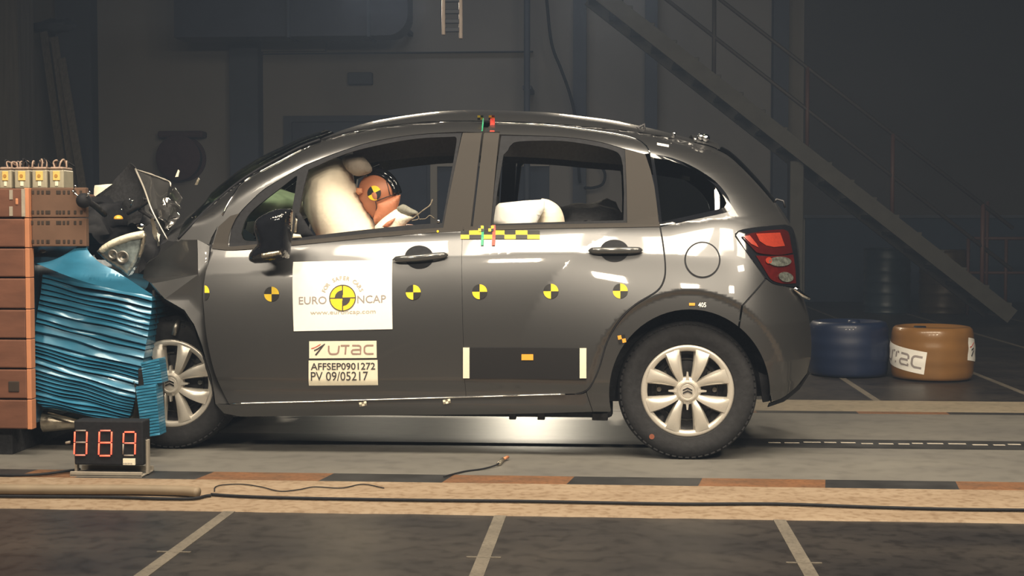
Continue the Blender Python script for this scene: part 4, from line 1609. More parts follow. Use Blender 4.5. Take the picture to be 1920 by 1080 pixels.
# roof fittings
q = onS(1187, 246) + Vector((0, .12, -.02))
pts = [q, q + Vector((.02, 0, .045)), q + Vector((.06, 0, .062)), q + Vector((.065, 0, .02))]
MB().tube([q + Vector((-.05, .0, .0)), q + Vector((.0, 0, .03)), q + Vector((.055, 0, .06)), q + Vector((.06, 0, .0))], [.006, .009, .009, .011], 8).build('aerial_foot', M['darksteel'], roof, smooth=True)
q = onS(1265, 259) + Vector((0, .05, .012))
MB().lathe([(0, .022), (.008, .02), (.011, .010), (.006, 0), (.006, -.03)], Matrix.Translation(q), 12).build('washer_jet', M['chrome'], roof, smooth=True)
q = onS(1318, 270) + Vector((0, .03, .032))
b = MB()
for (dx, dz, r) in ((-.036, -.008, .010), (-.008, .004, .017), (.016, -.002, .020)):
    b2 = bmesh.new()
    bmesh.ops.create_uvsphere(b2, u_segments=16, v_segments=10, radius=r)
    b.bm(b2, 0, Matrix.Translation(q + Vector((dx, 0, dz))))
b.tube([q + Vector((-.05, .0, -.03)), q + Vector((.03, .0, -.04))], .012, 8)
b.build('sensor_cluster', M['chrome'], roof, smooth=True)
q = onS(1450, 380) + Vector((.02, .2, .0))
MB().tube([q + Vector((-.01, 0, -.01)), q + Vector((.02, 0, .02)), q + Vector((.05, 0, .012)), q + Vector((.06, 0, -.02))], .006, 8).build('rear_wiper', M['darksteel'], tailgate, smooth=True)
# ================================================================== CRUSHED FRONT OF THE CAR
def facets(name, pts, faces, m, parent, sub=2, amp=.006, fr=9., thick=.003, seed=0, angle=28, label=None):
    """creased sheet from pixel points (px, py, depth)"""
    b = bmesh.new()
    vs = [b.verts.new(at(*p)) for p in pts]
    for f in faces:
        b.faces.new([vs[i] for i in f])
    bmesh.ops.recalc_face_normals(b, faces=b.faces[:])
    n0 = set(vs)
    if sub:
        bmesh.ops.subdivide_edges(b, edges=b.edges[:], cuts=sub, use_grid_fill=True)
    for v in b.verts:
        if v not in n0:
            v.co += rock(v.co, amp, fr, seed)
    b.normal_update()
    me = bpy.data.meshes.new('tmp')
    # two skins
    k = len(b.verts)
    b.verts.index_update()
    V = [v.co.copy() for v in b.verts] + [v.co + Vector((0, thick, 0)) for v in b.verts]
    Fs = [tuple(v.index for v in f.verts) for f in b.faces]
    Ed = [(e.verts[0].index, e.verts[1].index) for e in b.edges if len(e.link_faces) == 1]
    b.free()
    bpy.data.meshes.remove(me)
    FF = Fs + [tuple(i + k for i in reversed(f)) for f in Fs] + [(a, c, c + k, a + k) for a, c in Ed]
    return emit_mesh(name, V, FF, m, parent, angle=angle, label=label)


# front fender, crumpled
FP = [(340, 449, .10), (370, 449, .05), (393, 461, .045), (388, 500, .03), (371, 515, -.005), (272, 498, .20),   # 0-5
      (268, 522, .16), (284, 531, .02), (309, 560, -.06), (346, 581, -.03), (364, 608, -.02), (380, 650, -.015),          # 6-11
      (396, 705, -.01), (404, 757, .0), (428, 757, .02), (409, 710, .02), (391, 650, .012), (382, 590, .008), (381, 546, .01), (372, 516, .03), (355, 560, -.012), (310, 470, .14)]
fender = facets('front_fender', FP, [(0, 1, 21), (1, 2, 3, 4), (1, 4, 21), (21, 4, 5), (5, 4, 6), (6, 4, 7), (7, 4, 8), (8, 4, 20), (8, 20, 9), (4, 18, 17, 20), (20, 17, 10, 9), (4, 3, 18),
                                   (10, 17, 16, 11), (11, 16, 15, 12), (12, 15, 14, 13)], M['paint'], car, 4, .004, 7, .004, 1, 24, 'crumpled grey front fender')
# far fender and nose mass
bm_ = bmesh.new()
bmesh.ops.create_cube(bm_, size=1)
bmesh.ops.subdivide_edges(bm_, edges=bm_.edges[:], cuts=9, use_grid_fill=True)
lo, hi = Vector((-2.0, .30, .26)), Vector((-1.78, CW - .1, .88))
for v in bm_.verts:
    c = Vector([lerp(lo[i], hi[i], v.co[i] + .5) for i in range(3)])
    v.co = c + rock(c, .07, 3.3, 3)
MB().bm(bm_).build('engine_bay', M['liner'], car, angle=40)
bm_ = bmesh.new()
bmesh.ops.create_cube(bm_, size=1)
bmesh.ops.subdivide_edges(bm_, edges=bm_.edges[:], cuts=7, use_grid_fill=True)
lo, hi = Vector((-2.55, 1.04, .28)), Vector((-1.95, CW - .1, .86))
for v in bm_.verts:
    c = Vector([lerp(lo[i], hi[i], v.co[i] + .5) for i in range(3)])
    v.co = c + rock(c, .06, 3.3, 4)
MB().bm(bm_).build('far_front_corner', M['paint'], car, angle=40)
# dark pillar gap between fender and door
facets('hinge_gap', [(366, 512, .06), (392, 458, .08), (402, 462, .08), (396, 500, .07), (392, 560, .06), (398, 640, .06), (384, 640, .06), (372, 560, .05)], [(0, 1, 2, 3), (0, 3, 4, 7), (7, 4, 5, 6)], M['liner'], car, 2, .004, 9, .003, 40)
# wheel arch liner behind the front wheel
facets('wheel_arch_liner', [(280, 530, .10), (306, 562, .03), (345, 584, .03), (364, 612, .03), (380, 655, .04), (398, 725, .05), (402, 757, .06), (262, 560, .55), (310, 575, .55), (350, 600, .55), (372, 640, .55), (386, 690, .55), (396, 745, .55), (250, 760, .55)],
       [(0, 1, 8, 7), (1, 2, 9, 8), (2, 3, 10, 9), (3, 4, 11, 10), (4, 5, 12, 11), (5, 6, 12), (7, 8, 9, 10, 11, 12, 13)], M['liner'], car, 3, .012, 9, .003, 4, 30)
b = MB()
b.tube([at(288, 545, .03), at(292, 590, .08), at(284, 640, .10)], .008, 6).tube([at(345, 610, .12), at(338, 640, .14), at(330, 662, .15)], .010, 8)
b.build('brake_hose', M['black'], car, smooth=True)
MB().tube([at(325, 628, .10), at(330, 612, .10), at(335, 600, .12)], [.012, .016, .010], 8).build('bent_bracket', M['steel'], car, smooth=True)

# bonnet folded up
bonnet = facets('bonnet', [(254, 317, .50), (284, 327, .46), (318, 341, .42), (313, 370, .34), (296, 392, .36), (283, 392, .30), (298, 420, .30), (312, 448, .28), (270, 352, .38),
                           (327, 350, .46), (339, 372, .48), (332, 402, .44), (326, 420, .40), (316, 432, .36), (302, 420, .32)],
                [(0, 1, 8), (1, 2, 3, 4), (1, 4, 5, 8), (4, 3, 9, 10), (4, 10, 11, 12), (4, 12, 13, 14), (5, 4, 14, 6), (6, 14, 13, 7)], M['gloss_paint'], car, 4, .009, 15, .003, 7, 30, 'folded glossy grey bonnet panel')
b = MB()
b.tube(cr([at(254, 317, .48), at(270, 353, .36), at(284, 392, .28), at(298, 420, .27), at(314, 449, .26)], 5), [.0055 - .0025 * i / 20 for i in range(21)], 6)
b.tube(cr([at(256, 318, .49), at(284, 327, .45), at(305, 335, .43), at(318, 341, .41), at(320, 350, .40)], 4), [.0025 + .0025 * (i % 5) / 5 for i in range(17)], 6)
b.build('bonnet_edge_glint', M['alloy'], bonnet, smooth=True)  # pale tubes stand in for the glint along the folded edges
facets('crumpled_corner', [(300, 380, .30), (318, 368, .31), (333, 378, .34), (334, 400, .32), (326, 424, .30), (314, 432, .28), (302, 418, .27), (296, 398, .28), (315, 398, .28)],
       [(0, 1, 8, 7), (1, 2, 3, 8), (8, 3, 4, 5), (7, 8, 5, 6)], M['gloss_paint'], bonnet, 5, .026, 26, .002, 17, 25)
facets('cowl_panel', [(298, 452, .30), (318, 436, .36), (342, 414, .50), (372, 390, .60), (380, 400, .42), (354, 430, .24), (334, 451, .14)], [(0, 1, 5, 6), (1, 2, 4, 5), (2, 3, 4)], M['liner'], car, 3, .008, 14, .004, 19)
# dark inner structure of the bonnet and slam panel
facets('bonnet_inner_frame', [(244, 311, .62), (255, 318, .54), (266, 350, .48), (272, 392, .44), (262, 425, .44), (226, 420, .55), (186, 430, .66), (172, 405, .68), (180, 375, .70), (206, 352, .70), (226, 330, .66), (236, 375, .5), (205, 395, .56)],
       [(0, 1, 2, 10), (10, 2, 11, 9), (9, 11, 12, 8), (8, 12, 7), (7, 12, 6), (12, 5, 6), (11, 4, 5, 12), (11, 2, 3, 4)], M['liner'], car, 4, .03, 9, .01, 9, 35)
b = MB()
b.tube(cr([at(240, 400, .42), at(262, 388, .36), at(280, 376, .34)], 5), .010, 8)
b.tube(cr([at(262, 394, .38), at(272, 400, .34), at(290, 412, .30)], 5), .009, 8)
b.tube(cr([at(282, 360, .42), at(276, 372, .36), at(274, 376, .34)], 5), .012, 8)
b.build('bonnet_hinge', M['darksteel'], car, smooth=True)
# crumpled under-bonnet parts
r = random.Random(5)
bm_ = bmesh.new()
bmesh.ops.create_icosphere(bm_, subdivisions=4, radius=1)
for v in bm_.verts:
    v.co = Vector((v.co.x * .19, v.co.y * .42, v.co.z * .16)) + rock(v.co, .05, 2.6, 8)
MB().bm(bm_, 0, Matrix.Translation(at(212, 425, .74))).build('crushed_front_panel', M['black'], car, angle=50)
facets('slam_panel', [(262, 440, .24), (280, 418, .26), (300, 440, .26), (312, 452, .2), (300, 470, .2), (276, 492, .2), (258, 512, .16), (262, 470, .18)],
       [(0, 1, 2, 7), (2, 3, 4), (7, 2, 4, 5), (7, 5, 6)], M['black'], car, 3, .02, 16, .004, 11, 30)
facets('torn_bracket', [(281, 412, .22), (286, 410, .2), (297, 438, .2), (298, 455, .2), (290, 448, .2)], [(0, 1, 2, 4), (4, 2, 3)], M['glue'], car, 2, .01, 20, .003, 12)
facets('torn_bracket', [(296, 436, .2), (302, 440, .2), (298, 456, .19), (300, 462, .2), (294, 462, .2)], [(0, 1, 2), (0, 2, 3, 4)], M['steel'], car, 2, .01, 20, .003, 13)

# head lamp
HL = join(cr([(181, 472), (192, 460), (212, 449), (240, 439), (269, 432)]), cr([(269, 432), (266, 455), (258, 485), (240, 518)]), cr([(240, 518), (222, 504), (200, 490), (181, 472)]))
lamp = pillow('head_lamp', HL, .06, .02, .16, M['lens_head'] if 'lens_head' in M else M['lens_clear'], car, dx=.012, power=.5, label='clear head lamp torn loose')
up = join(cr([(183, 471), (194, 459), (213, 448), (240, 438), (268, 432)]), [(270, 434), (269, 446)], cr([(269, 446), (240, 453), (210, 465), (193, 475)]))
pillow('lamp_top_rim', up, .045, .03, .02, M['cream'], lamp, dx=.012)
for (px, py, r_) in ((231, 482, .022), (213, 477, .015)):
    mx = Matrix.Translation(at(px, py, .035)) @ Matrix.Rotation(PI / 2, 4, 'X')
    MB().lathe([(r_ + .008, .012), (r_, .016), (r_ * .8, .006), (r_ * .3, -.006), (0, -.006)], mx, 28).build('reflector_bowl', M['steel'], lamp, smooth=True)
pillow('broken_lens_edge', [(269, 434), (274, 440), (268, 470), (262, 486), (259, 482), (265, 455)], .05, .012, .02, M['glue'], lamp, dx=.012)
bm_ = bmesh.new()
bmesh.ops.create_icosphere(bm_, subdivisions=3, radius=.017)
for v in bm_.verts:
    v.co.x *= 1.25
    v.co += rock(v.co, .003, 40)
MB().bm(bm_, 0, Matrix.Translation(at(265, 424, .05))).build('lamp_mount', M['chrome'], lamp, smooth=True)
# filler cap, round plug and cream carton caught in the wreck
bm_ = bmesh.new()
bmesh.ops.create_uvsphere(bm_, u_segments=20, v_segments=12, radius=.022)
for v in bm_.verts:
    v.co.z = max(v.co.z, -.004)
    v.co.z *= .8
MB().bm(bm_, 0, Matrix.Translation(at(222, 410, .30))).build('filler_cap', M['yellowcap'], car, smooth=True)
bm_ = bmesh.new()
bmesh.ops.create_uvsphere(bm_, u_segments=20, v_segments=14, radius=.034)
MB().bm(bm_, 0, Matrix.Translation(at(157, 376, -.16))).tube(cr([at(160, 376, -.16), at(178, 386, -.08), at(196, 402, .3)], 5), .014, 8).build('rubber_mount', M['black'], car, smooth=True)
facets('torn_cover', [(178, 347, .45), (211, 345, .45), (200, 353, .42), (179, 368, .42), (176, 366, .45)], [(0, 1, 2), (0, 2, 3, 4)], M['cream'], car, 2, .004, 20, .004, 14)
b = MB()
for (px, py, Y, rr_) in ((165, 364, -.19, .007), (168, 360, -.18, .005), (248, 377, .36, .006), (243, 374, .36, .005), (141, 349, -.10, .006), (137, 359, -.13, .007), (228, 393, .4, .005), (172, 445, .4, .006), (185, 434, .4, .006)):
    b2 = bmesh.new()
    bmesh.ops.create_icosphere(b2, subdivisions=2, radius=rr_)
    b.bm(b2, 0, Matrix.Translation(at(px, py, Y)))
b.tube([at(141, 349, -.10), at(137, 359, -.13), at(150, 372, -.16)], .004, 6).tube([at(165, 364, -.19), at(160, 372, -.17)], .004, 6).tube([at(248, 377, .36), at(244, 390, .4)], .004, 6)
b.build('wreck_glint', M['chrome'], car, smooth=True)  # chrome beads and stalks stand in for highlights on the wreckage

# flying splinters
SPL = ((333, 326, -8, 'pale splinter flying above the folded bonnet, the upper left of two'), (370, 341, 18, 'pinkish splinter flying above the windscreen foot, the right of two'))
for (px, py, rot, lab) in SPL:
    c = at(px, py, .3)
    mx = Matrix.Translation(c) @ Matrix.Rotation(math.radians(20 + rot * .2), 4, 'Y')
    o = MB().prism([(-.006, -.018), (.007, -.012), (.005, .016), (-.003, .02)], -.003, .003, mx @ Matrix.Rotation(PI / 2, 4, 'X')).build('splinter', M['glue' if rot > 0 else 'cream'])
    tag(o, lab, 'splinter', 'flying splinters')
c = at(364, 407, .28)
b2 = bmesh.new()
bmesh.ops.create_icosphere(b2, subdivisions=1, radius=.013)
o = MB().bm(b2, 0, Matrix.Translation(c)).build('glass_crumb', M['chrome'])
tag(o, 'bright crumb of glass at the foot of the windscreen', 'crumb')

# ================================================================== BARRIER
bar = empty('crash_barrier_block', at(40, 805, -.12) * 1.0, 'brown stacked crash barrier block at the left edge', 'barrier block')
YB0 = -.14
rows = [352, 409, 465, 521, 580, 636, 692, 749, 806]
zs = [at(40, p, YB0).z for p in rows]
xr_ = at(57, 600, YB0).x
for i in range(8):
    z1, z0 = zs[i], zs[i + 1]
    b = MB()
    b.box((-4.3, YB0, z0 + .004), (xr_ - .022, -.06, z1 - .003), .006, 0)
    b.box((-4.3, -.06, z0 + .004), (xr_ - .12, 1.0, z1 - .003), .006, 0)
    b.box((xr_ - .022, YB0, z0 + .002), (xr_, YB0 + .05, z1 - .001), .003, 1)  # paler corner strip: light on the block's edge put into its colour
    b.build('facing_block', [M['brick'], M['edge'] if i not in (3,) and i != 2 else M['edge']], bar)
b = MB()
# steel slots and light fittings let into the top course
pale = mat('pale_grout', (.33, .29, .24), .7, 0, 0, .2, 20)
for (p0, p1, q0, q1) in ((18, 24, 356, 374), (18, 24, 387, 405), (41, 47, 354, 406), (-10, -4, 356, 405)):
    a, c = at(p0, q1, YB0), at(p1, q0, YB0)
    b.box((a.x, YB0 - .003, a.z), (c.x, YB0 + .01, c.z))
b.build('inset_strip', pale, bar)
a, c = at(16, 735, YB0), at(36, 715, YB0)
MB().box((a.x, YB0 - .004, a.z), (c.x, YB0 + .02, c.z), .004).build('inset_plate', M['hole'], bar)
a, c = at(29, 384, YB0), at(34, 372, YB0)
MB().box((a.x, YB0 - .004, a.z), (c.x, YB0 + .02, c.z), .004).build('inset_lamp', M['edge'], bar)
# hollow blocks behind
Y2 = -.115
xh = at(161, 400, Y2).x
rows2 = [351, 408.5, 463, 521, 580, 636, 692, 749, 800]
for i in range(2):
    z1, z0 = at(100, rows2[i], Y2).z, at(100, rows2[i + 1], Y2).z
    b = MB().box((xr_ + .001, Y2, z0 + .002), (xh, -.078, z1 - .002), .004)
    rr = random.Random(i)
    if i < 3:
        for px in (61, 72, 80, 88, 92, 107, 112, 120, 128, 140, 152):
            for pz in (.17, .82):
                p = at(px + rr.uniform(-1, 1), lerp(rows2[i], rows2[i + 1], pz), Y2)
                b.box((p.x - .006, Y2 - .002, p.z - .009), (p.x + .006, Y2 + .01, p.z + .009), .002, 1)
    b.build('hollow_block', [M['brick2'], M['hole']], bar)

# dark foot under the barrier
a, c = at(15, 860, YB0 + .1), at(60, 812, YB0 + .1)
MB().box((-4.3, YB0 + .06, 0), (xr_ - .12, 1.0, zs[-1] - .001), .005).build('plinth', M['liner'], bar)

# junction boxes on the barrier
zt = zs[0] + .0
boxm = mat('cloudy_plastic_case', (.36, .33, .25), .35, 0, .2, .1, 20)
lidm = mat('pinkish_terminal_cover', (.36, .26, .21), .5, 0, 0, .2, 40)
for i, (px, w_, lab) in enumerate(((10, 26, 'leftmost cable box cut by the picture edge on the barrier top'), (41, 31, 'second cable box from the left on the barrier top'), (74, 31, 'third cable box from the left on the barrier top'), (106, 30, 'rightmost cable box on the barrier top'))):
    Yf = -.02
    g = at(px, 352, Yf)
    hw = (w_ - 2) / 2 / 412
    hz = .108
    base = Vector((g.x, Yf, zt))
    r0 = empty('cable_box', base, lab, 'box', 'cable boxes on the barrier')
    MB().box((g.x - hw, Yf, zt), (g.x + hw, Yf + .12, zt + hz * .80), .006).build('case', boxm, r0)
    MB().box((g.x - hw * .96, Yf - .003, zt + hz * .80), (g.x + hw * .96, Yf + .118, zt + hz * .92), .008).build('terminal_cover', lidm, r0)
    lb = MB().box((g.x - hw * .46, Yf - .004, zt + hz * .34), (g.x + hw * .5, Yf + .001, zt + hz * .74), .002).build('yellow_label', mat('pale_yellow_label', (.72, .50, .15), .6), r0)
    MB().lathe([(0, .002), (.008, .002), (.008, 0)], Matrix.Translation((g.x, Yf - .004, zt + hz * .54)) @ Matrix.Rotation(PI / 2, 4, 'X'), 16).build('round_mark', mat('brown_mark', (.42, .22, .05), .6), lb)
    MB().box((g.x - hw * .2, Yf - .003, zt + hz * .10), (g.x + hw * .25, Yf + .001, zt + hz * .30), .002).build('white_label', M['cream'], r0)
    rr = random.Random(i + 10)
    b = MB()
    for k in range(6):
        x = g.x - hw * .8 + hw * 1.6 * k / 5
        p0 = Vector((x, Yf + rr.uniform(.01, .09), zt + hz * .9))
        b.tube(cr([p0, p0 + Vector((rr.uniform(-.01, .01), 0, .025)), p0 + Vector((rr.uniform(-.02, .02), rr.uniform(0, .03), rr.uniform(.025, .04))), p0 + Vector((rr.uniform(-.03, .03), .05, .01))], 4), .0042, 6, k % 2)
    b.build('cable', [M['black'], lidm], r0, smooth=True)

# honeycomb element
hc = empty('honeycomb_barrier', at(170, 800, .3), 'crushed blue aluminium honeycomb barrier between block and car', 'barrier')
# pleated near side: rows fall to the right
L_edge = [(80, 514), (78, 535), (76, 552), (72, 572), (69, 595), (66, 615), (64, 640), (62, 662), (61, 680), (60, 700), (62, 722), (64, 742), (70, 756), (84, 765)]
R_edge = [(285, 556), (284, 580), (281, 600), (278, 622), (274, 645), (270, 668), (266, 690), (262, 712), (257, 735), (252, 752), (248, 768), (243, 780), (236, 786), (215, 788)]
Lc, Rc = cr(L_edge, 12), cr(R_edge, 12)
N_ = min(len(Lc), len(Rc))
rr = random.Random(21)
# irregular pleat positions
tpos, t = [0.], 0.
while t < 1:
    t += rr.choice((.022, .028, .036, .044, .056))
    tpos.append(min(1, t))
prof = []
for i in range(len(tpos) - 1):
    a, c = tpos[i], tpos[i + 1]
    d = rr.uniform(.004, .014)
    prof += [(a, .010 + d), (a + (c - a) * .10, .006), (a + (c - a) * .5, .0), (a + (c - a) * .82, -.005 - d * .3), (a + (c - a) * .93, .004)]
prof.append((1, .03))
V, f = [], []
NC = 26
for (t, d) in prof:
    a = Lc[min(N_ - 1, int(t * (N_ - 1)))].lerp(Lc[min(N_ - 1, int(t * (N_ - 1)) + 1)], t * (N_ - 1) % 1)
    c = Rc[min(N_ - 1, int(t * (N_ - 1)))].lerp(Rc[min(N_ - 1, int(t * (N_ - 1)) + 1)], t * (N_ - 1) % 1)
    for j in range(NC + 1):
        u = j / NC
        p = a.lerp(c, u)
        wv = noise.noise(Vector((u * 3, t * 9, 1.7))) * 4 * (1 if 0 < t < 1 else 0)
        Y = .0 + d * (1 + .5 * noise.noise(Vector((u * 4, t * 14, 5)))) + .012 * noise.noise(Vector((u * 2.3, t * 6, 9)))
        V.append(at(p.x, p.y + wv, Y))
k = NC + 1
R0 = len(prof)
for i in range(R0 - 1):
    for j in range(NC):
        f.append((i * k + j, (i + 1) * k + j, (i + 1) * k + j + 1, i * k + j + 1))
# the block goes back to the full width of the barrier
nb = len(V)
for i in range(R0):
    for j in (0, NC):
        p = V[i * k + j]
        V.append(Vector((p.x, .95, p.z)))
for i in range(R0 - 1):
    f.append((i * k, nb + 2 * i, nb + 2 * i + 2, (i + 1) * k))
    f.append((i * k + NC, (i + 1) * k + NC, nb + 2 * i + 3, nb + 2 * i + 1))
for rw_ in (0, R0 - 1):
    q = [rw_ * k + j for j in range(NC + 1)] + [nb + 2 * rw_ + 1, nb + 2 * rw_]
    f.append(tuple(q))
f.append(tuple([nb + 2 * i for i in range(R0)] + [nb + 2 * i + 1 for i in range(R0 - 1, -1, -1)]))
emit_mesh('crushed_core', V, f, M['blue'], hc, angle=40)
# flap of cladding on top
FL = join(cr([(68, 494), (95, 489), (122, 477), (158, 454)]), cr([(158, 454), (168, 474), (188, 493), (215, 507), (245, 526), (286, 553)]), cr([(286, 553), (245, 549), (190, 537), (145, 524), (105, 509), (68, 494)]))
L2 = [Vector(p) for p in FL]
V2, Fs, E = fill2d([L2], 8, 8)
V = []
for p in V2:
    Y = -.155 + .0014 * max(0, 520 - p.y) + .02 * math.sin(p.x / 34.) * sst(530, 480, p.y) + .035 * sst(150, 70, p.x)
    V.append(at(p.x, p.y, Y))
k = len(V)
V += [v + Vector((0, .002, 0)) for v in V]
FF = [tuple(reversed(q)) for q in Fs] + [tuple(i + k for i in q) for q in Fs] + [(a, b_, b_ + k, a + k) for a, b_ in E]
emit_mesh('cladding_flap', V, FF, M['blue'], hc, angle=40)
# back plate and dark top of the element
a, c = at(60, 790, .05), at(76, 462, .05)
MB().box((xr_ - .115, .0, a.z), (c.x - .01, 1.0, c.z), .004).build('back_plate', M['bluedark'], hc)
facets('cladding_top', [(60, 463, .06), (112, 456, .10), (165, 451, .14), (166, 466, .02), (126, 486, -.02), (95, 497, -.04), (66, 500, -.04), (60, 480, .0)], [(0, 1, 4, 7), (1, 2, 3, 4), (7, 4, 5, 6)], M['bluedark'], hc, 4, .018, 14, .004, 30, 35)
bm_ = bmesh.new()
bmesh.ops.create_icosphere(bm_, subdivisions=2, radius=.012)
MB().bm(bm_, 0, Matrix.Translation(at(80, 472, .0)) @ Matrix.Diagonal((1.5, 1, .9, 1))).build('highlight_blob', M['steel'], hc, smooth=True)  # steel blob stands in for a highlight on the dark blue top
# torn skin curled round the lower corner
pts = cr([(250, 715), (254, 735), (252, 765), (244, 784), (215, 796), (170, 792), (130, 783), (90, 772)], 6)
V, f = [], []
for i, p in enumerate(pts):
    t = i / (len(pts) - 1)
    w_ = 9 * math.sin(PI * min(1, t * 1.1 + .05)) + 3
    d = (pts[min(i + 1, len(pts) - 1)] - pts[max(0, i - 1)]).normalized()
    nn = Vector((-d.y, d.x)) * w_
    V += [at(p.x, p.y, -.02), at(p.x - nn.x, p.y - nn.y, .03)]
f = [(2 * i, 2 * i + 1, 2 * i + 3, 2 * i + 2) for i in range(len(pts) - 1)]
k = len(V)
V += [v + Vector((0, .004, 0)) for v in V]
f += [tuple(j + k for j in q) for q in f]
emit_mesh('torn_edge', V, f, M['glue'], hc, smooth=True)
# curled tongue at the bottom
V, f = [], []
K = 14
for i in range(K + 1):
    t = i / K
    px = lerp(84, 150, t)
    for j in range(9):
        a = math.radians(-100 + 290 * j / 8)
        R_ = lerp(.062, .030, t)
        c = at(px, lerp(790, 793, t), .09)
        V.append(c + Vector((.0, -R_ * math.cos(a) * .9, R_ * math.sin(a) * .85)))
for i in range(K):
    for j in range(8):
        f.append((i * 9 + j, i * 9 + j + 1, i * 9 + j + 10, i * 9 + j + 9))
emit_mesh('curled_tongue', V, f, M['glue'], hc, smooth=True)


def ribplate(q, nr, Y, lab):
    """ribbed blue bumper slab of the barrier"""
    bl, br, tr, tl = [Vector(p) for p in q]
    V, f, prof = [], [], []
    for i in range(nr):
        prof += [(i / nr, .010), ((i + .12) / nr, .0), ((i + .85) / nr, -.002), ((i + .97) / nr, .010)]
    prof.append((1, .010))
    for t, d in prof:
        for j in range(7):
            u = j / 6
            p = tl.lerp(bl, t).lerp(tr.lerp(br, t), u)
            V.append(at(p.x, p.y, Y + d * .6 + .004 * noise.noise(Vector((u * 3, t * 12, nr)))))
    for i in range(len(prof) - 1):
        for j in range(6):
            f.append((i * 7 + j, (i + 1) * 7 + j, (i + 1) * 7 + j + 1, i * 7 + j + 1))
    k = len(V)
    V += [v + Vector((0, .09, 0)) for v in V]
    f += [tuple(j + k for j in reversed(q_)) for q_ in f]
    n7 = len(prof)
    for i in range(n7 - 1):
        f.append((i * 7, i * 7 + k, (i + 1) * 7 + k, (i + 1) * 7))
        f.append((i * 7 + 6, (i + 1) * 7 + 6, (i + 1) * 7 + 6 + k, i * 7 + 6 + k))
    for i in (0, n7 - 1):
        for j in range(6):
            f.append((i * 7 + j, i * 7 + j + 1, i * 7 + j + 1 + k, i * 7 + j + k))
    emit_mesh('bumper_slab', V, f, M['blue'], hc, angle=40)


ribplate([(270, 722), (304, 718), (298, 672), (264, 680)], 9, -.12, '')
ribplate([(267, 821), (300, 816), (292, 720), (254, 726)], 17, -.14, '')
b = MB().box((at(262, 730, -.03).x, -.055, at(262, 812, -.03).z), (at(292, 730, -.03).x, .10, at(262, 690, -.03).z), .006)
b.build('slab_bracket', M['darksteel'], hc)

# ================================================================== TIMER
YT = flr(200, 896).y
tm = empty('digital_timer', flr(200, 893), 'black digital timer with three red seven-segment digits in front of the barrier', 'timer')


def tb_(p0, p1, q0, q1, y0, y1, bev=.004, mb=None, m=0):
    a, c = at(p0, q1, YT), at(p1, q0, YT)
    return (mb or MB()).box((a.x, YT + y0, a.z), (c.x, YT + y1, c.z), bev, m)


MT = mat('grey_stand_paint', (.30, .27, .23), .6, .1, 0, .1, 20)
tb_(136, 265, 791, 873, .02, .11, .006).build('housing', M['black'], tm)
LIT = mat('lit_red_tube', (.8, .1, .05), .4, emit=(1.0, .13, .07), estr=1.6)
DIMR = mat('half_lit_red_tube', (.6, .2, .15), .4, emit=(.62, .2, .15), estr=.45)
OFF = mat('unlit_tube', (.27, .24, .22), .4)
DG = [(138.5, 164.5, 806, 855), (184.5, 211, 806, 856), (230, 255.5, 808.5, 855.5)]
ST = ['OLLLLOD', 'DLLLLLL', 'LLLLOOL']   # placeholder order: top, upper left, upper right, middle, lower left, bottom, lower right
ST = [('O', 'L', 'L', 'O', 'L', 'D', 'L'), ('D', 'L', 'L', 'L', 'L', 'L', 'L'), ('L', 'L', 'L', 'D', 'O', 'O', 'L')]
seg_name = 'segment'
for (x0, x1, y0, y1), st in zip(DG, ST):
    ym = (y0 + y1) / 2 - 1
    e = 2.2
    x0, x1, y0_, y1_ = x0 + 1.5, x1 - 1.5, y0 + 1.5, y1 - 1.5
    sl = 1.2
    pl = [((x0 + e, y0_), (x1 - e, y0_)), ((x0 + .3, y0_ + e), (x0 - .4, ym - e / 2)), ((x1, y0_ + e), (x1 - .5, ym - e / 2)), ((x0 + e, ym), (x1 - e, ym)),
          ((x0 - .4, ym + e / 2), (x0 - 1, y1_ - e)), ((x0 + e - 1, y1_), (x1 - e - 1, y1_)), ((x1 - .5, ym + e / 2), (x1 - 1, y1_ - e))]
    for (a, c), s_ in zip(pl, st):
        MB().tube([at(a[0], a[1], YT + .017), at(c[0], c[1], YT + .017)], .0034, 8).build(seg_name, {'L': LIT, 'D': DIMR, 'O': OFF}[s_], tm, smooth=True)
lb = tb_(228.5, 251, 861, 873, .012, .021, .001).build('white_label', M['cream'], tm)
b = MB()
for k in range(6):
    a = at(231.5 + k * 2.9, 870.5, YT + .0115)
    b.box((a.x, YT + .0110, a.z), (a.x + .0035, YT + .0125, a.z + .006))
b.build('print_marks', M['greyink'], lb)
for p0, p1 in ((131, 135.5), (265.5, 270)):
    tb_(p0, p1, 828, 893, .05, .075, .002).build('upright', MT, tm)
b = tb_(131, 266, 886, 897, .0, .012, .002)
a, c = at(131, 897, YT), at(268, 893, YT)
b.box((a.x, YT, 0.007), (c.x, YT + .14, .012), .001)
b.box((a.x, YT + .13, 0.007), (c.x, YT + .14, .03), .001)
b.build('base_tray', MT, tm)
q = at(268, 832, YT + .06)
mx = Matrix.Translation(q) @ Matrix.Rotation(PI / 2, 4, 'Y')
b = MB().lathe([(0, .026), (.008, .024), (.008, .0)], mx, 16)
b.box((q.x + .010, q.y - .006, q.z - .026), (q.x + .020, q.y + .006, q.z + .026), .004)
b.build('wing_screw', M['chrome'], tm, angle=40)
q = at(132, 829, YT + .06)
MB().tube([q, q + Vector((-.02, 0, -.004))], .006, 8).build('wing_screw', MT, tm, smooth=True)

# ================================================================== CABLES ON THE FLOOR
CAB = M['black']


def cable(name, pts, r, lab, m=None, cat='cable', z=None):
    P = cr([flr(p[0], p[1], r + .008) for p in pts], 8)
    o = MB().tube(P, r, 8).build(name, m or CAB, smooth=True)
    tag(o, lab, cat)
    return o


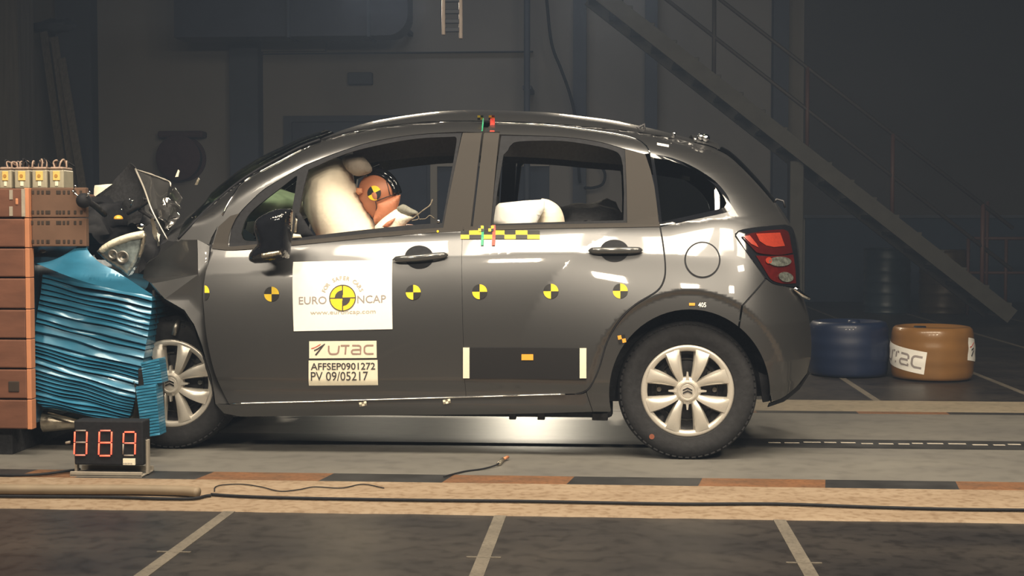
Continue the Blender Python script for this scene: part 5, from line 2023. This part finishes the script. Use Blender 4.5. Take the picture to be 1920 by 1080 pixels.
cable('floor_cable', [(396, 927), (440, 930), (520, 933), (640, 935.5), (800, 938), (960, 939.5), (1100, 942), (1280, 945), (1460, 945), (1640, 951), (1800, 955), (1990, 957)], .006, 'long thin black cable running along the cream kerb strip')
cable('signal_wire', [(402, 921), (404, 913), (420, 909), (455, 908), (490, 913), (525, 921), (560, 918), (590, 913), (640, 915), (680, 908), (720, 915)], .0022, 'tangled thin dark wire lying on the kerb right of the hose')
o = cable('thick_hose', [(-60, 917), (100, 918), (230, 918), (330, 920), (372, 923)], .020, 'thick beige hose end lying on the kerb at the left', mat('beige_hose', (.21, .165, .115), .6, 0, 0, .1, 10), 'hose')
cable('hose_lead', [(-60, 930), (60, 931), (200, 932), (300, 935), (360, 935), (386, 930), (396, 929)], .006, 'dark lead beside the thick beige hose')
cable('timer_lead', [(-40, 890), (40, 891), (80, 889), (120, 884), (150, 880)], .006, 'black lead coming from the timer foot to the left edge')
pr = empty('floor_probe', flr(942, 864), 'small probe with pinkish tip and trailing wire on the lane', 'probe')
P = cr([flr(832, 893.5, .012), flr(870, 884, .008), flr(905, 879, .008), flr(930, 872, .012), flr(937, 866, .02)], 6)
MB().tube(P, .0035, 6).build('wire', CAB, pr, smooth=True)
MB().tube([flr(935, 870, .012), flr(943, 861, .016)], [.010, .008], 8).build('probe_body', M['glue'], pr, smooth=True)
MB().tube([flr(943, 861, .016), flr(952, 857, .016)], [.006, .008], 8).build('probe_tip', M['edge'], pr, smooth=True)
# ================================================================== AIRBAG, DUMMY, CHILD SEAT
AB = join(cr([(566, 372), (569, 345), (577, 322), (596, 306), (618, 297), (634, 297), (650, 306), (660, 323)], 4), cr([(660, 323), (668, 352), (684, 385), (696, 410), (708, 436), (718, 490)], 4), [(700, 520), (640, 520)], cr([(640, 520), (616, 482), (592, 440), (574, 400), (566, 372)], 4))
pillow('airbag', AB, .46, .17, .22, M['airbag'], car, dx=.02, power=.55, noisy=.004, nf=9, label='inflated cream airbag in front of the driver')
# curtain airbag fold under the roof rail
pillow('curtain_airbag', join(cr([(640, 300), (648, 292), (675, 291), (690, 303), (698, 318), (690, 326), (668, 330), (650, 318), (640, 300)])), 0.36, .05, .05, mat('dusty_fabric', (.27, .235, .20), .85, 0, 0, .08, 20), car, dx=.02, noisy=.006)

D0 = at(760, 520, .50)
dm = empty('crash_test_dummy', (D0.x, D0.y, .55), 'brown crash test dummy with head thrown into the airbag', 'dummy')
Yh = .44
HC = at(711, 366, Yh)
# one continuous body: pelvis, trunk, neck and arms grown from a skeleton
bmx = bmesh.new()
J = {}


def jt(k, p, r):
    v = bmx.verts.new(p)
    J[k] = (v, r)


P3 = lambda px, py, Y: at(px, py, Y)
jt('pelvis', Vector((-.97, .50, .70)), .14)
jt('waist', Vector((-.99, .49, .80)), .125)
jt('chest', Vector((-1.03, .48, .93)), .145)
jt('neckbase', P3(738, 428, .46), .07)
jt('neck', P3(728, 404, .45), .052)
jt('skull', P3(718, 385, .445), .055)
jt('shn', Vector((-1.02, .29, .99)), .06)
jt('eln', Vector((-1.22, .25, .83)), .046)
jt('wrn', Vector((-1.42, .33, .93)), .033)
jt('shf', Vector((-1.02, .68, .99)), .06)
jt('elf', Vector((-1.22, .72, .83)), .046)
jt('wrf', Vector((-1.42, .64, .93)), .033)
jt('kn', Vector((-1.36, .40, .63)), .065)
jt('hipn', Vector((-1.02, .42, .65)), .085)
jt('kf', Vector((-1.36, .62, .63)), .065)
jt('hipf', Vector((-1.02, .60, .65)), .085)
for a, c in (('pelvis', 'waist'), ('waist', 'chest'), ('chest', 'neckbase'), ('neckbase', 'neck'), ('neck', 'skull'), ('chest', 'shn'), ('shn', 'eln'), ('eln', 'wrn'), ('chest', 'shf'), ('shf', 'elf'), ('elf', 'wrf'),
             ('pelvis', 'hipn'), ('hipn', 'kn'), ('pelvis', 'hipf'), ('hipf', 'kf')):
    bmx.edges.new((J[a][0], J[c][0]))
bmx.verts.index_update()
radii = {v.index: r for v, r in J.values()}
rootv = J['pelvis'][0].index
me = bpy.data.meshes.new('dummy_body')
bmx.to_mesh(me)
bmx.free()
for v in me.vertices:
    v.co -= Vector(dm.location)
body = bpy.data.objects.new('body', me)
COL.objects.link(body)
body.parent = dm
BASE[body.name] = Vector(dm.location)
md = body.modifiers.new('skin', 'SKIN')
for i, d in enumerate(me.skin_vertices[0].data):
    d.radius = (radii[i], radii[i])
    d.use_root = (i == rootv)
ms = body.modifiers.new('sub', 'SUBSURF')
ms.levels = ms.render_levels = 2
me.materials.append(M['skin'])
md.use_smooth_shade = True


# head: shaped ellipsoid, pitched forward; faces -X (to the left, into the airbag)
def headmesh():
    b = bmesh.new()
    bmesh.ops.create_uvsphere(b, u_segments=56, v_segments=40, radius=1)
    for v in b.verts:
        x, y, z = v.co
        # skull: longer front to back, jaw narrower and forward
        sx, sy, sz = .100, .077, .118
        jaw = sst(.1, -.9, z)
        X = x * sx * (1 - .22 * jaw) - .018 * jaw
        Y = y * sy * (1 - .25 * jaw)
        Z = z * sz
        f = max(0, -x)
        # nose, brow, eye hollows, mouth, chin, ears
        g = lambda cy, cz, wy, wz: math.exp(-((y - cy) / wy) ** 2 - ((z - cz) / wz) ** 2) * (1 if x < 0 else 0) * min(1, f * 2)
        X -= .024 * g(0, -.18, .16, .18) + .008 * g(0, .12, .5, .12) + .010 * g(0, -.78, .3, .14)
        X += .012 * (g(.36, .0, .2, .12) + g(-.36, .0, .2, .12)) + .006 * g(0, -.50, .28, .05)
        for s_ in (-1, 1):
            e_ = math.exp(-((x - .08) / .13) ** 2 - ((z + .08) / .24) ** 2) * (1 if y * s_ > 0.5 else 0)
            Y += s_ * .010 * e_
        v.co = Vector((X, Y, Z))
    return b


HM = Matrix.Translation(HC) @ Matrix.Rotation(math.radians(-24), 4, 'Y') @ Matrix.Rotation(math.radians(-12), 4, 'Z')
hd = MB().bm(headmesh(), 0, HM).build('head', M['skin'], dm, smooth=True)


def on_head(px, py, lift=.002):
    """point of the near side of the head below a pixel"""
    inv = HM.inverted()
    o_, d_ = Vector((0, CAMY, CAMZ)), ray(px, py)
    A, B_ = inv @ o_, inv.to_3x3() @ d_
    s3 = Vector((1 / .100, 1 / .077, 1 / .118))
    a = Vector([A[i] * s3[i] for i in range(3)])
    c = Vector([B_[i] * s3[i] for i in range(3)])
    k = c.dot(c)
    h = a.dot(c)
    dd = h * h - k * (a.dot(a) - 1)
    t = (-h - math.sqrt(max(0, dd))) / k
    p = A + B_ * t
    n_ = Vector((p.x * s3.x ** 2, p.y * s3.y ** 2, p.z * s3.z ** 2)).normalized()
    return HM @ (p + n_ * lift)


V = [on_head(702, 362, .004)] + [on_head(702 + 12.5 * math.cos(t), 362 - 13.5 * math.sin(t), .004) for t in [2 * PI * i / 32 + .45 for i in range(32)]]
emit_mesh('target_marker', V, [(0, 1 + i, 1 + (i + 1) % 32) for i in range(32)], [M['mblack'], M['yellow']], hd, [int(i / 8 + 1) % 2 for i in range(32)], label='yellow and black round marker')
b = MB()
b.tube([on_head(*p, .0005) for p in cr([(717, 313), (721, 328), (726, 345), (731, 364), (733, 367)], 5)], .0022, 6)
b.tube([on_head(*p, .0005) for p in cr([(752, 362), (735, 366), (718, 372), (706, 377)], 5)], .0022, 6)
b.tube([on_head(*p, .0005) for p in cr([(704, 377), (706, 388), (704, 400), (699, 408)], 5)], .0022, 6)
b.build('skin_joint', M['mblack'], hd, smooth=True)
# black cap strap over the crown and back
V, f = [], []
arcs = [(724, 313), (733, 314), (742, 319), (749, 329), (753, 342), (754, 356), (752, 366)]
ap = cr(arcs, 5)
b = MB()
for i, p in enumerate(ap):
    pass
cpts = []
inv = HM
for i in range(15):
    a = math.radians(100 - 118 * i / 14)
    cpts.append(HM @ Vector((.101 * math.cos(a), 0, .119 * math.sin(a))))
b.tube(cpts, [.012 + .006 * math.sin(PI * i / 14) for i in range(15)], 10)
for dy in (-.03, .03):
    pp = []
    for i in range(15):
        a = math.radians(96 - 112 * i / 14)
        k = math.sqrt(1 - (dy / .077) ** 2)
        pp.append(HM @ Vector((.101 * k * math.cos(a), dy, .119 * k * math.sin(a))))
    b.tube(pp, .013, 8)
b.build('skull_cap', M['gloss'], hd, smooth=True, label='glossy black cap strap')
# jaw and neck skin below the joint, brighter lower face pad
JAW = join(cr([(705, 378), (722, 373), (742, 367), (751, 365)]), cr([(751, 365), (749, 378), (744, 392), (733, 404), (716, 416), (703, 421)]), cr([(703, 421), (700, 410), (704, 395), (705, 378)]))
pillow('lower_face_pad', JAW, .395, .032, .06, M['skin'], hd, dx=.012, power=.6)
# ear-like pad
pillow('ear_pad', [(668, 352), (679, 353), (680, 362), (672, 366), (667, 360)], .385, .012, .02, M['edge'], hd, dx=.01)
# white shirt, collar and belt
SH = join(cr([(703, 424), (716, 411), (732, 399), (744, 392), (752, 398), (770, 405), (776, 408)]), cr([(776, 408), (762, 420), (755, 432), (752, 450)]), [(735, 470), (700, 470), (702, 440)])
pillow('shirt', SH, .34, .05, .12, M['cloth'], dm, dx=.015, power=.6, noisy=.006, nf=12, label='white cotton shirt')
pillow('collar_gap', [(716, 425), (726, 416), (742, 408), (735, 420), (727, 426)], .285, .006, .01, M['skin'], dm, dx=.012)
pillow('grey_collar', join(cr([(744, 389), (756, 383), (770, 390), (784, 398), (778, 404), (760, 402), (746, 394), (744, 389)])), .33, .02, .03, mat('grey_strap', (.22, .22, .19), .8, 0, 0, .15, 30), dm, dx=.012)
b = MB()
b.tube(cr([at(772, 411, .30), at(784, 402, .30), at(794, 394, .30), at(806, 385, .32), at(811, 374, .34)], 5), .0035, 6)
b.tube(cr([at(781, 399, .29), at(785, 410, .29), at(772, 414, .29)], 4), .0025, 6)
b.tube(cr([at(786, 411, .29), at(798, 410, .3), at(806, 404, .3), at(815, 410, .3)], 4), .0025, 6)
b.build('sensor_lead', mat('braided_lead', (.20, .17, .13), .7, 0, 0, .3, 60), dm, smooth=True)
# seat belt clip on the pillar
MB().lathe([(0, .004), (.007, .003), (.008, 0)], Matrix.Translation(onS(822, 415, .0)) @ Matrix.Rotation(PI / 2, 4, 'X'), 14).build('belt_anchor', M['chrome'], front_door, smooth=True)

# hands of the dummy on the wheel, below the sill
def hand(wr, dirv, sg):
    d = Vector(dirv).normalized()
    up = Vector((0, 0, 1))
    sd = d.cross(up).normalized() * sg
    b = MB()
    palm = bmesh.new()
    bmesh.ops.create_uvsphere(palm, u_segments=16, v_segments=12, radius=1)
    mx = Matrix((d * .048, sd * .040, up * .018)).transposed().to_4x4()
    mx.translation = wr + d * .045
    b.bm(palm, 0, mx)
    for k, L in enumerate((.068, .078, .072, .055)):
        p0 = wr + d * .078 + sd * (.027 - .018 * k)
        b.tube(cr([p0, p0 + d * L * .45 - up * .004, p0 + d * L * .75 - up * .020, p0 + d * L * .8 - up * .042], 4), [.0092] * 12 + [.006], 8)
    p0 = wr + d * .03 + sd * .034
    b.tube(cr([p0, p0 + d * .028 + sd * .018, p0 + d * .052 + sd * .016 - up * .012], 4), [.0105] * 8 + [.007], 8)
    return b


for (wr, sg) in ((Vector((-1.42, .33, .93)), 1), (Vector((-1.42, .64, .93)), -1)):
    hand(wr, (-1, 0, -.05), sg).build('hand', M['skin'], dm, smooth=True)
# steering wheel hidden behind the bag
c0 = Vector((-1.50, .485, .90))
mx = Matrix.Translation(c0) @ Matrix.Rotation(math.radians(68), 4, 'Y')
b = MB().tube([mx @ Vector((.17 * math.cos(t), .17 * math.sin(t), 0)) for t in [2 * PI * i / 40 for i in range(40)]], .014, 8, closed=True)
b.lathe([(0, .02), (.06, .015), (.07, -.03), (0, -.04)], mx, 20)
for t in (0, PI, PI * 1.5):
    b.tube([mx @ Vector((.05 * math.cos(t), .05 * math.sin(t), 0)), mx @ Vector((.165 * math.cos(t), .165 * math.sin(t), 0))], .012, 6)
b.build('steering_wheel', M['black'], car, smooth=True)

# child seat on the rear bench
cs = empty('child_seat', at(985, 470, .55), 'child seat with white board and cream rounded headrest in the rear window', 'child seat')
pillow('headrest', join(cr([(1016, 372), (1030, 375), (1046, 385), (1055, 399), (1059, 420), (1056, 445), (1010, 450), (1004, 410), (1006, 385), (1016, 372)])), .34, .10, .13, M['airbag'], cs, dx=.02, power=.6)
b = MB()
q = [(917, 424), (919, 408), (930, 386), (936, 381), (985, 376), (1021, 374), (1021, 392), (1014, 404), (1000, 430)]
pillow('white_board', q, .22, .012, .012, M['white'], cs, dx=.03, power=.25, reach=.01)
MB().box((at(950, 0, .42).x, .44, .60), (at(1050, 0, .42).x, .82, .96), .05).build('seat_shell', M['black'], cs, angle=40)
MB().box((at(950, 0, .42).x, .46, .585), (at(1040, 0, .42).x, .80, .66), .03).build('seat_base', M['black'], cs, angle=40)
